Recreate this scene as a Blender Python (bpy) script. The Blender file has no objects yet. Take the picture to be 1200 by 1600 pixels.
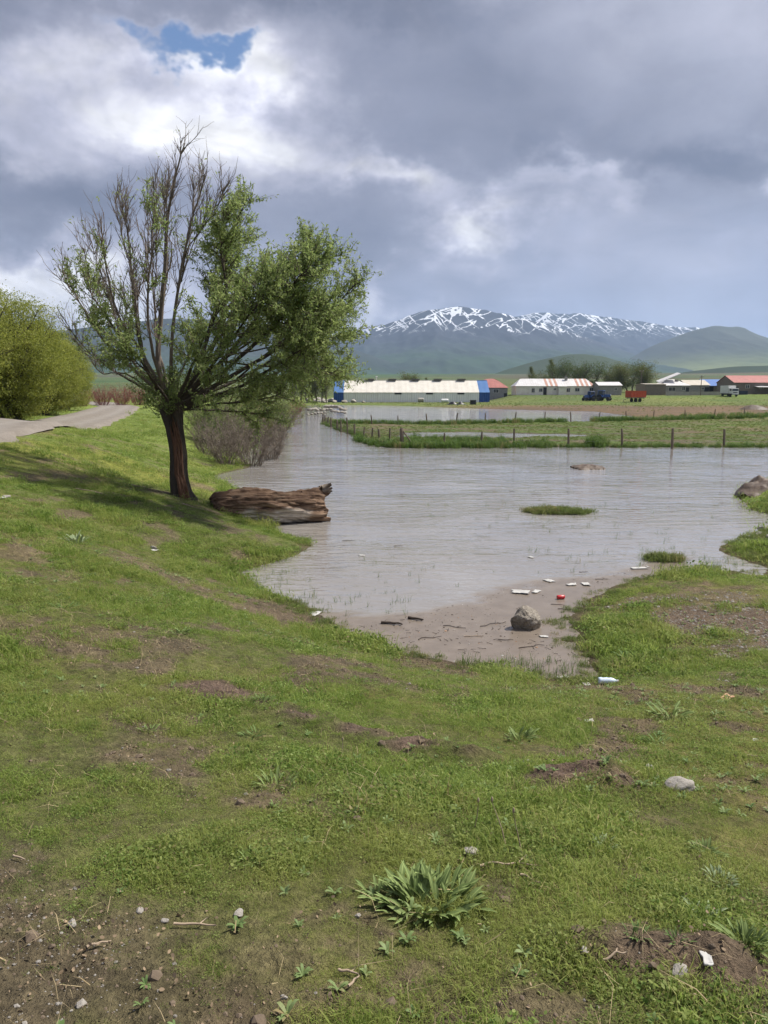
import bpy, math, random
import numpy as np
from mathutils import Vector, Matrix, Euler

SC = bpy.context.scene
COL = SC.collection
R = math.radians
rng = np.random.default_rng(7)
random.seed(7)

# ------------------------------------------------------------------ camera, sky, sun, exposure
EYE = 3.2                       # eye height above the flood water (z = 0)
PITCH = math.atan(188 / 1200)
cam_d = bpy.data.cameras.new('camera')
cam = bpy.data.objects.new('camera', cam_d); COL.objects.link(cam)
cam.location = (0, 0, EYE)
cam.rotation_euler = (math.pi / 2 - PITCH, 0, 0)
cam_d.sensor_fit = 'HORIZONTAL'; cam_d.sensor_width = 36; cam_d.lens = 36
cam_d.clip_start = 0.05; cam_d.clip_end = 30000
SC.camera = cam
SC.view_settings.view_transform = 'Standard'; SC.view_settings.look = 'None'
SC.view_settings.exposure = 0.55; SC.view_settings.gamma = 1
SC.view_settings.use_curve_mapping = False
SC.render.engine = 'CYCLES'
SC.cycles.max_bounces = 6; SC.cycles.diffuse_bounces = 2; SC.cycles.glossy_bounces = 3
SC.cycles.transmission_bounces = 3; SC.cycles.transparent_max_bounces = 8
SC.cycles.volume_bounces = 0
SC.cycles.caustics_reflective = False; SC.cycles.caustics_refractive = False
SC.cycles.use_denoising = True
SC.cycles.use_adaptive_sampling = True; SC.cycles.adaptive_threshold = .02

TO_SUN = Vector((2.9, 1.0, 4.3)).normalized()
SUN_EL = math.asin(TO_SUN.z); SUN_AZ = math.atan2(TO_SUN.x, TO_SUN.y)
sun_d = bpy.data.lights.new('sun', 'SUN'); sun = bpy.data.objects.new('sun', sun_d); COL.objects.link(sun)
sun_d.energy = 4.8; sun_d.angle = R(3); sun_d.color = (1.0, 0.95, 0.86)
sun.rotation_euler = (-TO_SUN).to_track_quat('-Z', 'Y').to_euler()


class S:
    """a shader socket with arithmetic"""
    nt = None
    def __init__(self, s): self.s = s
    @staticmethod
    def math(op, *a, clamp=False):
        n = S.nt.nodes.new('ShaderNodeMath'); n.operation = op; n.use_clamp = clamp
        for i, v in enumerate(a):
            if isinstance(v, S): S.nt.links.new(v.s, n.inputs[i])
            else: n.inputs[i].default_value = v
        return S(n.outputs[0])
    def __add__(self, o): return S.math('ADD', self, o)
    __radd__ = __add__
    def __sub__(self, o): return S.math('SUBTRACT', self, o)
    def __rsub__(self, o): return S.math('SUBTRACT', o, self)
    def __mul__(self, o): return S.math('MULTIPLY', self, o)
    __rmul__ = __mul__
    def __truediv__(self, o): return S.math('DIVIDE', self, o)
    def clamp(self): return S.math('ADD', self, 0.0, clamp=True)


def comb(x, y, z):
    n = S.nt.nodes.new('ShaderNodeCombineXYZ')
    for i, v in enumerate((x, y, z)):
        if isinstance(v, S): S.nt.links.new(v.s, n.inputs[i])
        else: n.inputs[i].default_value = v
    return S(n.outputs[0])

def sep(v):
    n = S.nt.nodes.new('ShaderNodeSeparateXYZ'); S.nt.links.new(v.s, n.inputs[0])
    return [S(o) for o in n.outputs]

def noise_tex(vec, scale, detail=4, rough=0.5, dist=0.0, out=0):
    n = S.nt.nodes.new('ShaderNodeTexNoise'); n.inputs['Scale'].default_value = scale
    n.inputs['Detail'].default_value = detail; n.inputs['Roughness'].default_value = rough
    n.inputs['Distortion'].default_value = dist
    if vec is not None: S.nt.links.new(vec.s, n.inputs['Vector'])
    return S(n.outputs[out])

def ramp(fac, stops, interp='LINEAR'):
    n = S.nt.nodes.new('ShaderNodeValToRGB'); S.nt.links.new(fac.s, n.inputs[0])
    cr = n.color_ramp; cr.interpolation = interp
    while len(cr.elements) < len(stops): cr.elements.new(0.5)
    for e, (p, c) in zip(cr.elements, stops):
        e.position = p; e.color = (c[0], c[1], c[2], 1) if len(c) == 3 else c
    return S(n.outputs[0])

def mixc(fac, a, b, blend='MIX'):
    n = S.nt.nodes.new('ShaderNodeMix'); n.data_type = 'RGBA'; n.blend_type = blend
    for i, v in ((0, fac), (6, a), (7, b)):
        if isinstance(v, S): S.nt.links.new(v.s, n.inputs[i])
        elif i == 0: n.inputs[0].default_value = v
        else: n.inputs[i].default_value = (v[0], v[1], v[2], 1)
    return S(n.outputs[2])

def sstep(v, a, b, lo=0.0, hi=1.0):
    n = S.nt.nodes.new('ShaderNodeMapRange'); n.interpolation_type = 'SMOOTHSTEP'
    S.nt.links.new(v.s, n.inputs[0])
    for i, x in zip((1, 2, 3, 4), (a, b, lo, hi)): n.inputs[i].default_value = x
    return S(n.outputs[0])


world = bpy.data.worlds.new('World'); SC.world = world; world.use_nodes = True
world.cycles.sampling_method = 'MANUAL'; world.cycles.sample_map_resolution = 512
wt = world.node_tree; wt.nodes.clear(); S.nt = wt
def build_sky():
    out = wt.nodes.new('ShaderNodeOutputWorld'); bg = wt.nodes.new('ShaderNodeBackground')
    wt.links.new(bg.outputs[0], out.inputs[0]); bg.inputs[1].default_value = 0.84
    sky = wt.nodes.new('ShaderNodeTexSky'); sky.sky_type = 'NISHITA'; sky.sun_disc = False
    sky.sun_elevation = SUN_EL; sky.sun_rotation = SUN_AZ; sky.altitude = 1700; sky.ozone_density = 4.0; sky.dust_density = 0.3
    tc = wt.nodes.new('ShaderNodeTexCoord')
    x, y, z = sep(S(tc.outputs['Generated']))
    zc = S.math('MAXIMUM', z, 0.0)
    den = zc + 0.34
    p = comb(x / den, y / den, zc * 0.9)
    def shift(v, d):
        n = wt.nodes.new('ShaderNodeVectorMath'); n.operation = 'ADD'; wt.links.new(v.s, n.inputs[0]); n.inputs[1].default_value = d; return S(n.outputs[0])
    n1 = noise_tex(p, 4.6, 7, 0.58, 0.5)
    n1b = noise_tex(shift(p, (0.030, -0.005, 0.045)), 4.6, 4, 0.58, 0.5)
    n2 = noise_tex(shift(p, (3.1, 1.7, 0)), 1.3, 3, 0.5, 0.5)
    relief = n1 - n1b
    wa, wb = noise_tex(comb(x, y, z * 1.3), 6.5, 5, .60), noise_tex(comb(y, z * 1.3, x), 6.5, 5, .60)
    az0 = S.math('ARCTAN2', x, y); el0 = S.math('ARCSINE', z)
    az = az0 + (wa - .5) * .30; el = el0 + (wb - .5) * .20
    def blob(u, v, su, sv):
        a = math.atan((u - 600) / 1200); e = math.atan((800 - v) / 1200 * math.cos(a)) - PITCH * math.cos(a)
        da = (az - a) / (su / 1200); de = (el - e) / (sv / 1200)
        return S.math('EXPONENT', (da * da + de * de) * -1.0)
    T = 0.78 + (n2 - 0.5) * 0.62
    # where the deck is thin: the gap with blue, the sunlit heaps round it, small breaks, and the clear strip low on the left
    for (u, v, su, sv, k) in ((290, 140, 200, 85, -0.34), (370, 225, 140, 80, -0.46), (120, 130, 90, 60, -0.14), (20, 235, 90, 38, -0.30),
                              (745, 335, 90, 48, -0.60), (615, 265, 85, 26, -0.36), (615, 450, 36, 34, -0.34), (40, 455, 260, 60, -0.75), (560, 495, 110, 36, -0.40), (860, 275, 45, 18, -0.24), (945, 300, 60, 22, -0.18), (1195, 265, 30, 20, -0.30),
                              (720, 130, 230, 110, 0.16), (100, 315, 170, 62, 0.26), (1080, 235, 200, 32, 0.22), (60, 30, 170, 50, 0.18), (540, 10, 250, 26, 0.22), (540, 380, 120, 70, .12)):
        T = T + blob(u, v, su, sv) * k
    T = T + (n1 - .5) * sstep(T, .85, .35, .44, 1.05)
    gap = blob(292, 60, 78, 21) + blob(372, 84, 42, 20) * .75 + (n1 - .5) * .7
    T = S.math('MAXIMUM', T, .15 + (n1 - .5) * .4) - sstep(gap, .1, .6) * .12
    cloud = ramp(T.clamp(), ((0.10, (1.0, .99, 1.0)), (0.26, (0.84, 0.84, 0.88)), (0.40, (0.60, 0.60, 0.68)), (0.54, (0.43, 0.435, 0.53)), (0.74, (0.265, 0.278, 0.36)), (1.0, (0.145, 0.16, 0.225))))
    shade = 1.0 + relief * sstep(T, 0.75, 0.30, 0.5, 1.6)
    vm = wt.nodes.new('ShaderNodeVectorMath'); vm.operation = 'SCALE'; wt.links.new(cloud.s, vm.inputs[0]); wt.links.new(shade.s, vm.inputs['Scale'])
    lit = S(vm.outputs[0])
    # rain veil to the right, low: pale blue
    veil = sstep(el, 0.25, 0.05) * sstep(az, -0.04, 0.20) * 0.75
    streak = noise_tex(comb(az0 * 22.0 + el0 * 3.0, el0 * 1.2, 0.0), 1.0, 3, 0.5)
    lit = mixc(veil * sstep(streak, 0.2, 0.7, 0.7, 1.0), lit, (0.43, 0.485, 0.66))
    dz_ = (az0 + el0 * .25 - .375) / .06; lit = mixc(S.math('EXPONENT', dz_ * dz_ * -1.0) * sstep(el0, .22, .02) * .38, lit, (.60, .64, .77))
    bright = sstep(el, 0.26, 0.50) * sstep(az, 0.0, 0.45)
    lit = mixc(bright * 0.55, lit, (0.72, 0.73, 0.84))
    sk = wt.nodes.new('ShaderNodeVectorMath'); sk.operation = 'SCALE'; wt.links.new(sky.outputs[0], sk.inputs[0]); sk.inputs['Scale'].default_value = 0.11
    col = mixc(sstep(gap, .92, .28), S(sk.outputs[0]), lit)
    wt.links.new(col.s, bg.inputs[0])
build_sky()

# ------------------------------------------------------------------ survey helpers (photograph pixel -> place on the land)
_cp, _sp = math.cos(PITCH), math.sin(PITCH)
def ray(u, v):
    a, b = (u - 600) / 1200, (800 - v) / 1200
    return np.array((a, _cp + b * _sp, -_sp + b * _cp))
def on_z(u, v, z=0.0):
    d = ray(u, v); t = (z - EYE) / d[2]
    return np.array((0, 0, EYE)) + d * t
def at_y(u, v, Y):
    d = ray(u, v); return np.array((0, 0, EYE)) + d * (Y / d[1])
def px_size(y, z=0): return (y * _cp + (EYE - z) * _sp) / 1200      # metres per photograph pixel at that depth

# ------------------------------------------------------------------ numpy noise
def _hash(ix, iy, seed):
    h = (ix.astype(np.int64) * 374761393 + iy.astype(np.int64) * 668265263 + seed * 974634777) & 0x7fffffff
    h = ((h ^ (h >> 13)) * 1274126177) & 0x7fffffff
    return ((h ^ (h >> 16)) & 0xffff) / 65535.0
def vnoise(x, y, seed=0):
    x = np.asarray(x, float); y = np.asarray(y, float)
    ix, iy = np.floor(x), np.floor(y); fx, fy = x - ix, y - iy
    fx = fx * fx * (3 - 2 * fx); fy = fy * fy * (3 - 2 * fy)
    a, b = _hash(ix, iy, seed), _hash(ix + 1, iy, seed); c, d = _hash(ix, iy + 1, seed), _hash(ix + 1, iy + 1, seed)
    return (a + (b - a) * fx) * (1 - fy) + (c + (d - c) * fx) * fy
def fbm(x, y, seed=0, octv=4, gain=0.5):
    s, a, t = 0, 1.0, 0
    for o in range(octv):
        s = s + a * vnoise(np.asarray(x) * 2 ** o + o * 17.3, np.asarray(y) * 2 ** o - o * 9.1, seed + o); t += a; a *= gain
    return s / t
def smooth(v, a, b):
    t = np.clip((v - a) / (b - a), 0, 1); return t * t * (3 - 2 * t)

# ------------------------------------------------------------------ the lie of the land
SHORE = [(335, 745), (372, 772), (402, 792), (428, 814), (432, 832), (470, 840), (487, 851), (468, 865), (420, 880), (380, 892), (392, 914), (440, 938), (478, 956), (505, 975),
         (560, 1000), (640, 1022), (740, 1042), (830, 1055), (885, 1066), (925, 1066), (936, 1045), (915, 1020), (893, 1000), (890, 975), (905, 950), (940, 925), (1000, 905), (1060, 893), (1110, 889), (1190, 897),
         (1205, 888), (1150, 872), (1122, 859), (1150, 845), (1190, 834), (1230, 822), (1260, 812), (1200, 803), (1168, 788), (1154, 776), (1175, 764), (1215, 752), (1300, 742)]
CTRL = [tuple(on_z(u, v, 0)) for u, v in SHORE]
for u, v, z in ((600, 850, -.35), (800, 850, -.35), (1000, 820, -.3), (600, 760, -.5), (430, 748, -.25), (700, 955, -.06), (850, 1030, -.03), (640, 985, -.03), (560, 965, -.05), (1110, 873, -.05), (900, 760, -.4), (1100, 790, -.25), (510, 880, -.2), (800, 990, -.04), (1040, 860, -.12), (450, 910, -.08), (1000, 720, -.4), (600, 715, -.5)):
    CTRL.append(tuple(on_z(u, v, z)))
CTRL += [(0, 0, 1.6), (-1.6, 1.5, 1.62), (1.6, 1.5, 1.56), (0, -6, 1.7), (0, 2.6, 1.42), (0.2, 5, .88), (-3, 5, 1.32), (-1.5, 7.5, .78), (-4.6, 8, 1.36), (-3.6, 11, .72), (-7, 12, 1.62), (3, 4, 1.0), (2.4, 7, .42), (4, 8, .28), (5.2, 10, .2), (6, 6, .62), (8.5, 9, .42), (5, 12, .13), (7.5, 12.6, .14), (9, 14, .3), (9.3, 16.6, .35),
         (11, 20, .6), (13.5, 24.5, .75), (15, 12, .6), (14, 4, .9), (8, -2, 1.3), (-8, -3, 1.9), (-5.6, 3, 1.78), (-6.4, 8, 1.78), (-8.3, 14, 1.85), (-9.6, 19, 1.93), (-13.4, 35, 1.95), (-11.6, 27, 1.93), (-12.5, 8, 1.9), (-14, 19, 1.93), (-17.5, 35, 1.95), (-24, 20, 1.7), (-24, 38, 1.7), (20, 30, .7),
         (-4.75, 17.9, .74), (-6.6, 17, 1.2), (-8.2, 24, 1.2), (-9.8, 32, 1.0), (-5.6, 13.5, 1.14), (-3.0, 14.2, .35), (-6.6, 22, .62)]
CTRL = np.array(CTRL)
def _tps_fit(c):
    n = len(c); d2 = ((c[:, None, :2] - c[None, :, :2]) ** 2).sum(-1)
    K = 0.5 * d2 * np.log(d2 + 1e-9); K[np.arange(n), np.arange(n)] += 0.02
    Pm = np.c_[np.ones(n), c[:, :2]]
    A = np.zeros((n + 3, n + 3)); A[:n, :n] = K; A[:n, n:] = Pm; A[n:, :n] = Pm.T
    return np.linalg.solve(A, np.r_[c[:, 2], 0, 0, 0])
TPS = _tps_fit(CTRL)
def near_h(x, y):
    out = TPS[-3] + TPS[-2] * x + TPS[-1] * y
    for (cx, cy, _), w in zip(CTRL, TPS):
        d2 = (x - cx) ** 2 + (y - cy) ** 2
        out = out + w * 0.5 * d2 * np.log(d2 + 1e-9)
    return out

def W0(lst): return [tuple(on_z(u, v, 0)[:2]) for u, v in lst]
LEFT_SHORE = W0([(335, 745), (345, 728), (385, 705), (420, 680), (437, 660), (448, 648), (462, 639)])
FAR_SHORE = W0([(480, 634), (520, 632.6), (600, 633.5), (700, 637), (800, 640), (930, 643), (985, 650), (1010, 656.5)])
FIELD = [(-30, 20)] + LEFT_SHORE + FAR_SHORE + [(60, 82), (400, 84), (20000, 90), (20000, 20000), (-20000, 20000), (-20000, 20)]
PADDOCK = W0([(507, 651), (504, 660), (530, 673), (570, 687), (612, 698), (700, 699), (900, 698), (1200, 697.5)]) + [(60, 46), (400, 50), (400, 90), (60, 86)] + W0([(1200, 654), (1000, 658.5), (800, 661.5), (650, 664.5), (560, 663), (525, 655)])
def sdf(poly, x, y):
    p = np.array(poly); q = np.roll(p, -1, 0); best = np.full(x.shape, 1e18); inside = np.zeros(x.shape, bool)
    for (ax, ay), (bx, by) in zip(p, q):
        ex, ey = bx - ax, by - ay
        t = np.clip(((x - ax) * ex + (y - ay) * ey) / (ex * ex + ey * ey + 1e-12), 0, 1)
        best = np.minimum(best, (x - ax - t * ex) ** 2 + (y - ay - t * ey) ** 2)
        if ay != by: inside ^= ((ay > y) != (by > y)) & (x < ex * (y - ay) / (by - ay) + ax)
    return np.where(inside, 1, -1) * np.sqrt(best)
def far_h(x, y):
    sf, sp = sdf(FIELD, x, y), sdf(PADDOCK, x, y)
    xs = np.interp(y, [20, 31, 60, 100, 170, 200], [-5, -6.9, -10, -14, -20, -20])
    left = smooth(xs - x, 0, 3) * smooth(y, 190, 120)
    capf = 0.32 + 1.63 * left
    zf = np.where(sf > 0, capf * (1 - np.exp(-sf * (0.30 * left + 0.12 * (1 - left)) / capf)), np.maximum(-0.5, sf * 0.12))
    zp = np.where(sp > 0, np.minimum(0.16, sp * 0.09), np.maximum(-0.5, sp * 0.12))
    wet = np.exp(-(((x - 5) / 7) ** 2 + ((y - 58) / 7) ** 2)) + .7 * np.exp(-(((x - 17) / 10) ** 2 + ((y - 57) / 3.5) ** 2))
    zp = zp - np.where(sp > 1.0, 0.20 * wet * smooth(sp, 1, 3), 0) + np.where(sp > 0.5, (fbm(x * .45, y * .45, 31, 3) - .5) * .09, 0)
    r = np.hypot(x, y)
    rise = np.maximum(0, r - 235) * 0.021 + smooth(r, 500, 3000) * fbm(x / 700, y / 700, 41, 3) * 18
    yard = 1.85 * smooth(y, 186, 224) * smooth(x, 27, 40) * smooth(r, 20000, 400)
    return np.maximum(zf, zp) + rise + yard

# earth showing through the turf: (u, v, half-width, half-height in photograph pixels, strength, raised lip in metres)
BARE = [(90, 1480, 170, 75, .68, 0), (40, 1400, 70, 40, .5, 0), (280, 1560, 200, 50, .62, 0), (440, 1485, 90, 35, .5, 0), (530, 1545, 60, 35, .75, 0), (200, 1440, 120, 40, .5, 0), (345, 1083, 58, 11, .95, .05), (425, 1108, 40, 9, .7, .04), (475, 1128, 46, 11, .95, .06), (555, 1152, 44, 11, .9, .06),
        (655, 1178, 75, 13, 1., .07), (735, 1190, 50, 10, .7, .05), (905, 1228, 75, 14, .95, .07), (975, 1240, 60, 12, .8, .05), (640, 1235, 80, 25, .45, 0), (785, 1388, 42, 26, .7, 0), (735, 1345, 35, 14, .6, 0), (1060, 1510, 110, 20, .8, .05), (1165, 1545, 60, 22, .8, .03), (930, 1480, 60, 18, .6, .03),
        (285, 910, 120, 11, .7, 0), (110, 903, 60, 8, .5, 0), (20, 868, 50, 8, .7, 0), (40, 985, 70, 20, .6, 0), (150, 990, 70, 18, .6, 0), (440, 958, 110, 20, .75, .02), (330, 935, 110, 14, .6, 0), (600, 1560, 110, 35, .55, 0), (840, 1575, 90, 24, .7, 0), (690, 1500, 80, 22, .45, 0),
        (1150, 975, 100, 45, 1.1, 0), (1110, 930, 80, 18, .9, 0), (1215, 1000, 70, 60, 1.1, 0), (1060, 915, 60, 8, .5, 0), (750, 1082, 60, 8, .5, .02), (970, 1200, 55, 11, .5, 0), (200, 1100, 90, 22, .4, 0), (560, 1290, 70, 16, .35, 0), (640, 1450, 60, 22, .5, 0), (1000, 1290, 50, 12, .4, 0), (250, 1015, 50, 9, .6, 0), (20, 1035, 40, 8, .6, 0)]
def h0(x, y):
    x = np.asarray(x, float); y = np.asarray(y, float)
    w = smooth(y + np.maximum(0, -x - 12) * 0.35, 30, 38)
    a = near_h(x, y); b = far_h(x, y)
    return a * (1 - w) + b * w
def hit(u, v, f=None):
    f = f or h0
    d = ray(u, v); t = np.geomspace(1.2, 400, 1400)
    p = np.array((0, 0, EYE)) + t[:, None] * d
    g = p[:, 2] - f(p[:, 0], p[:, 1]); i = int(np.argmax(g < 0))
    if g[i] >= 0: return on_z(u, v, 0.3)
    k = g[i - 1] / (g[i - 1] - g[i]); q = p[i - 1] * (1 - k) + p[i] * k
    return q
_B = []
for u, v, ru, rv, s, lip in BARE:
    c = hit(u, v); s1 = px_size(c[1], c[2]); graze = (EYE - c[2]) / math.hypot(c[0], c[1])
    k = 1.3 if lip else 1.0
    _B.append((c[0], c[1], ru * s1 * (1.1 if lip else 1), rv * k * s1 / math.sin(math.atan(graze)), s * k, lip))
def bare(x, y):
    wob = (fbm(x * 2.3, y * 2.3, 5, 4) - .5)
    b = 0 * x
    for cx, cy, rx, ry, s, lip in _B:
        d = np.sqrt(((x - cx) / rx) ** 2 + ((y - cy) / ry) ** 2)
        b = np.maximum(b, s * smooth(d + wob * 2.6, 1.5, .35))
    b = np.maximum(b, .8 * smooth(fbm(x * 1.5 + 31, y * 1.5, 77, 5, .65), .52, .68))
    return b
def hgt(x, y):
    x = np.asarray(x, float); y = np.asarray(y, float)
    z = h0(x, y); r = np.hypot(x, y)
    nearw = smooth(r, 60, 25)
    z = z + nearw * ((fbm(x * .9, y * .9, 3, 4) - .5) * .10 * smooth(np.abs(z), 0, .25) + (fbm(x * 5, y * 5, 4, 3) - .5) * .028 + (fbm(x * 19, y * 19, 6, 3) - .5) * .022 * smooth(r, 14, 8))
    for cx, cy, rx, ry, s, lip in _B:
        if lip:
            d2 = ((x - cx) / (rx * 1.15)) ** 2 + ((y - cy - ry * .3) / (ry * 1.6)) ** 2
            z = z + np.where(d2 < 9, lip * 1.25 * np.exp(-d2 * 1.2) * (.6 + .8 * vnoise(x * 9, y * 9, 8)), 0)
    return z
def ground_hit(u, v): return hit(u, v, hgt)

# ------------------------------------------------------------------ mesh and object helpers
def mesh_np(name, V, F, smooth_=False, M=None):
    """V (n,3); F: (m,k) array, or list of arrays with different k"""
    V = np.asarray(V, np.float32); Fs = F if isinstance(F, list) else [F]
    Fs = [np.asarray(f, np.int32) for f in Fs if len(f)]
    me = bpy.data.meshes.new(name); me.vertices.add(len(V)); me.vertices.foreach_set('co', V.ravel())
    nl = sum(f.size for f in Fs); npoly = sum(len(f) for f in Fs)
    me.loops.add(nl); me.loops.foreach_set('vertex_index', np.concatenate([f.ravel() for f in Fs]))
    me.polygons.add(npoly); st, o = [], 0
    for f in Fs:
        k = f.shape[1]; st.append(o + np.arange(len(f)) * k); o += f.size
    me.polygons.foreach_set('loop_start', np.concatenate(st).astype(np.int32))
    me.update(calc_edges=True)
    me.polygons.foreach_set('use_smooth', np.full(npoly, smooth_)); 
    if M: me.materials.append(M)
    me.validate(); return me
def link(name, me, parent=None, loc=(0, 0, 0), rot=(0, 0, 0), scale=1.0):
    o = bpy.data.objects.new(name, me); COL.objects.link(o); o.location = loc; o.rotation_euler = rot
    if scale != 1.0: o.scale = (scale,) * 3 if np.isscalar(scale) else scale
    if parent: o.parent = parent
    return o
def tag(o, label=None, cat=None, group=None, kind=None):
    for k, v in (('label', label), ('category', cat), ('group', group), ('kind', kind)):
        if v: o[k] = v
    return o
def thing(name, label, cat, loc=(0, 0, 0), rz=0.0, group=None, scale=1.0):
    o = link(name, None, None, tuple(float(c) for c in loc), (0, 0, rz), scale); return tag(o, label, cat, group)
def copy_tree(o, parent=None):
    c = o.copy(); COL.objects.link(c); c.parent = parent
    for ch in list(o.children): copy_tree(ch, c)
    return c

class MB:
    def __init__(s): s.V, s.F = [], {}
    def add(s, V, F):
        o = sum(len(v) for v in s.V); s.V.append(np.asarray(V, float))
        for f in F: s.F.setdefault(len(f), []).append([i + o for i in f])
        return s
    def box(s, c, d, rz=0.0, top=1.0, ry=0.0, rx=0.0):
        """centre, size; top = taper of the upper face"""
        x, y, z = np.array(d) / 2
        V = np.array([(-x, -y, -z), (x, -y, -z), (x, y, -z), (-x, y, -z), (-x * top, -y * top, z), (x * top, -y * top, z), (x * top, y * top, z), (-x * top, y * top, z)])
        if rz or ry or rx: V = V @ np.array(Euler((rx, ry, rz)).to_matrix()).T
        return s.add(V + np.array(c), [(0, 3, 2, 1), (4, 5, 6, 7), (0, 1, 5, 4), (1, 2, 6, 5), (2, 3, 7, 6), (3, 0, 4, 7)])
    def prism(s, prof, x0, x1, axis='x'):
        """closed outline prof [(a, z)] swept along an axis"""
        n = len(prof)
        if axis == 'x': V = [(x0, a, z) for a, z in prof] + [(x1, a, z) for a, z in prof]
        else: V = [(a, x0, z) for a, z in prof] + [(a, x1, z) for a, z in prof]
        F = [tuple(range(n))[::-1], tuple(range(n, 2 * n))] + [(i, (i + 1) % n, n + (i + 1) % n, n + i) for i in range(n)]
        return s.add(V, F)
    def cyl(s, p, q, r0, r1=None, n=12):
        t = tube_arrays(np.array([p, q], float), np.array([r0, r0 if r1 is None else r1]), n, caps=True)
        return s.add(t[0], t[1])
    def tube(s, P, r, n=6):
        P = np.array(P, float); r = np.full(len(P), r) if np.isscalar(r) else np.array(r)
        t = tube_arrays(P, r, n, caps=True); return s.add(t[0], t[1])
    def lathe(s, prof, n=20, c=(0, 0, 0), axis='z'):
        """prof [(r, h)]"""
        a = np.arange(n) / n * 2 * math.pi; V = []
        for r, h in prof:
            for t in a: V.append((r * math.cos(t), r * math.sin(t), h) if axis == 'z' else (h, r * math.cos(t), r * math.sin(t)) if axis == 'x' else (r * math.cos(t), h, r * math.sin(t)))
        F = [(k * n + i, k * n + (i + 1) % n, (k + 1) * n + (i + 1) % n, (k + 1) * n + i) for k in range(len(prof) - 1) for i in range(n)]
        F += [tuple(range(n))[::-1], tuple(range((len(prof) - 1) * n, len(prof) * n))]
        return s.add(np.array(V) + np.array(c), F)
    def build(s, name, M, parent=None, sm=False, bevel=0.0, **k):
        me = mesh_np(name, np.concatenate(s.V), [np.array(f) for f in s.F.values()], sm, M)
        o = link(name, me, parent, **k)
        if bevel:
            b = o.modifiers.new('bevel', 'BEVEL'); b.width = bevel; b.segments = 2; b.limit_method = 'ANGLE'
        return o

def tube_arrays(P, r, n, caps=False):
    k = len(P); T = np.gradient(P, axis=0); T /= np.linalg.norm(T, axis=1)[:, None] + 1e-9
    ref = np.array((0, 0, 1.0)) if abs(T[0, 2]) < .9 else np.array((1.0, 0, 0))
    A = np.cross(T, ref); A /= np.linalg.norm(A, axis=1)[:, None] + 1e-9; B = np.cross(T, A)
    a = np.arange(n) / n * 2 * math.pi
    V = (P[:, None] + r[:, None, None] * (A[:, None] * np.cos(a)[None, :, None] + B[:, None] * np.sin(a)[None, :, None])).reshape(-1, 3)
    i = np.arange(n); j = (i + 1) % n
    F = [tuple(f) for q in range(k - 1) for f in np.stack([q * n + i, q * n + j, (q + 1) * n + j, (q + 1) * n + i], 1)]
    if caps: F += [tuple(range(n)), tuple(range((k - 1) * n, k * n))[::-1]]
    return V, F
def tubes_mesh(name, polys, n, M):
    """many open tubes (P, r) in one mesh"""
    Vs, Fs, o = [], [], 0
    for P, r in polys:
        k = len(P); T = np.gradient(P, axis=0); T /= np.linalg.norm(T, axis=1)[:, None] + 1e-9
        ref = np.array((0.3, 0.2, 1.0)) if abs(T[0, 2]) < .9 else np.array((1.0, 0.2, 0))
        A = np.cross(T, ref); A /= np.linalg.norm(A, axis=1)[:, None] + 1e-9; B = np.cross(T, A)
        a = np.arange(n) / n * 2 * math.pi
        Vs.append((P[:, None] + r[:, None, None] * (A[:, None] * np.cos(a)[None, :, None] + B[:, None] * np.sin(a)[None, :, None])).reshape(-1, 3))
        i = np.arange(n); j = (i + 1) % n; q = (np.arange(k - 1) * n)[:, None]
        Fs.append(np.stack([q + i, q + j, q + n + j, q + n + i], -1).reshape(-1, 4) + o); o += k * n
    return mesh_np(name, np.concatenate(Vs), np.concatenate(Fs), True, M)
def leaves_mesh(name, C, L, W, M, droop=0.0, g=None):
    """one folded rhombic leaf (2 triangles) for each centre"""
    g = g or rng; n = len(C); d = g.normal(size=(n, 3)); d[:, 2] -= droop; d /= np.linalg.norm(d, axis=1)[:, None]
    e = np.cross(d, g.normal(size=(n, 3))); e /= np.linalg.norm(e, axis=1)[:, None]; f = np.cross(d, e)
    l = (L * g.uniform(.65, 1.3, n))[:, None]; w = (W * g.uniform(.7, 1.25, n))[:, None]
    V = np.stack([C, C + d * l * .5 + e * w * .5 + f * w * .15, C + d * l, C + d * l * .5 - e * w * .5 + f * w * .15], 1).reshape(-1, 3)
    b = np.arange(n)[:, None] * 4
    me = mesh_np(name, V, np.concatenate([b + np.array((0, 1, 2)), b + np.array((0, 2, 3))]), False, M)
    t = me.attributes.new('tone', 'FLOAT', 'POINT'); t.data.foreach_set('value', np.repeat(g.uniform(0, 1, n), 4).astype(np.float32))
    return me

# ------------------------------------------------------------------ materials
def new_mat(name):
    m = bpy.data.materials.new(name); m.use_nodes = True; S.nt = m.node_tree; S.nt.nodes.clear()
    o = S.nt.nodes.new('ShaderNodeOutputMaterial'); b = S.nt.nodes.new('ShaderNodeBsdfPrincipled'); S.nt.links.new(b.outputs[0], o.inputs[0])
    return m, b, o
def setc(b, key, v):
    if isinstance(v, S): S.nt.links.new(v.s, b.inputs[key])
    else: b.inputs[key].default_value = (v[0], v[1], v[2], 1) if isinstance(v, (tuple, list)) else v
def coords(kind='Object', scale=(1, 1, 1)):
    t = S.nt.nodes.new('ShaderNodeTexCoord'); m = S.nt.nodes.new('ShaderNodeMapping'); m.inputs['Scale'].default_value = scale
    S.nt.links.new(t.outputs[kind], m.inputs[0]); return S(m.outputs[0])
def position():
    return S(S.nt.nodes.new('ShaderNodeNewGeometry').outputs['Position'])
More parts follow.
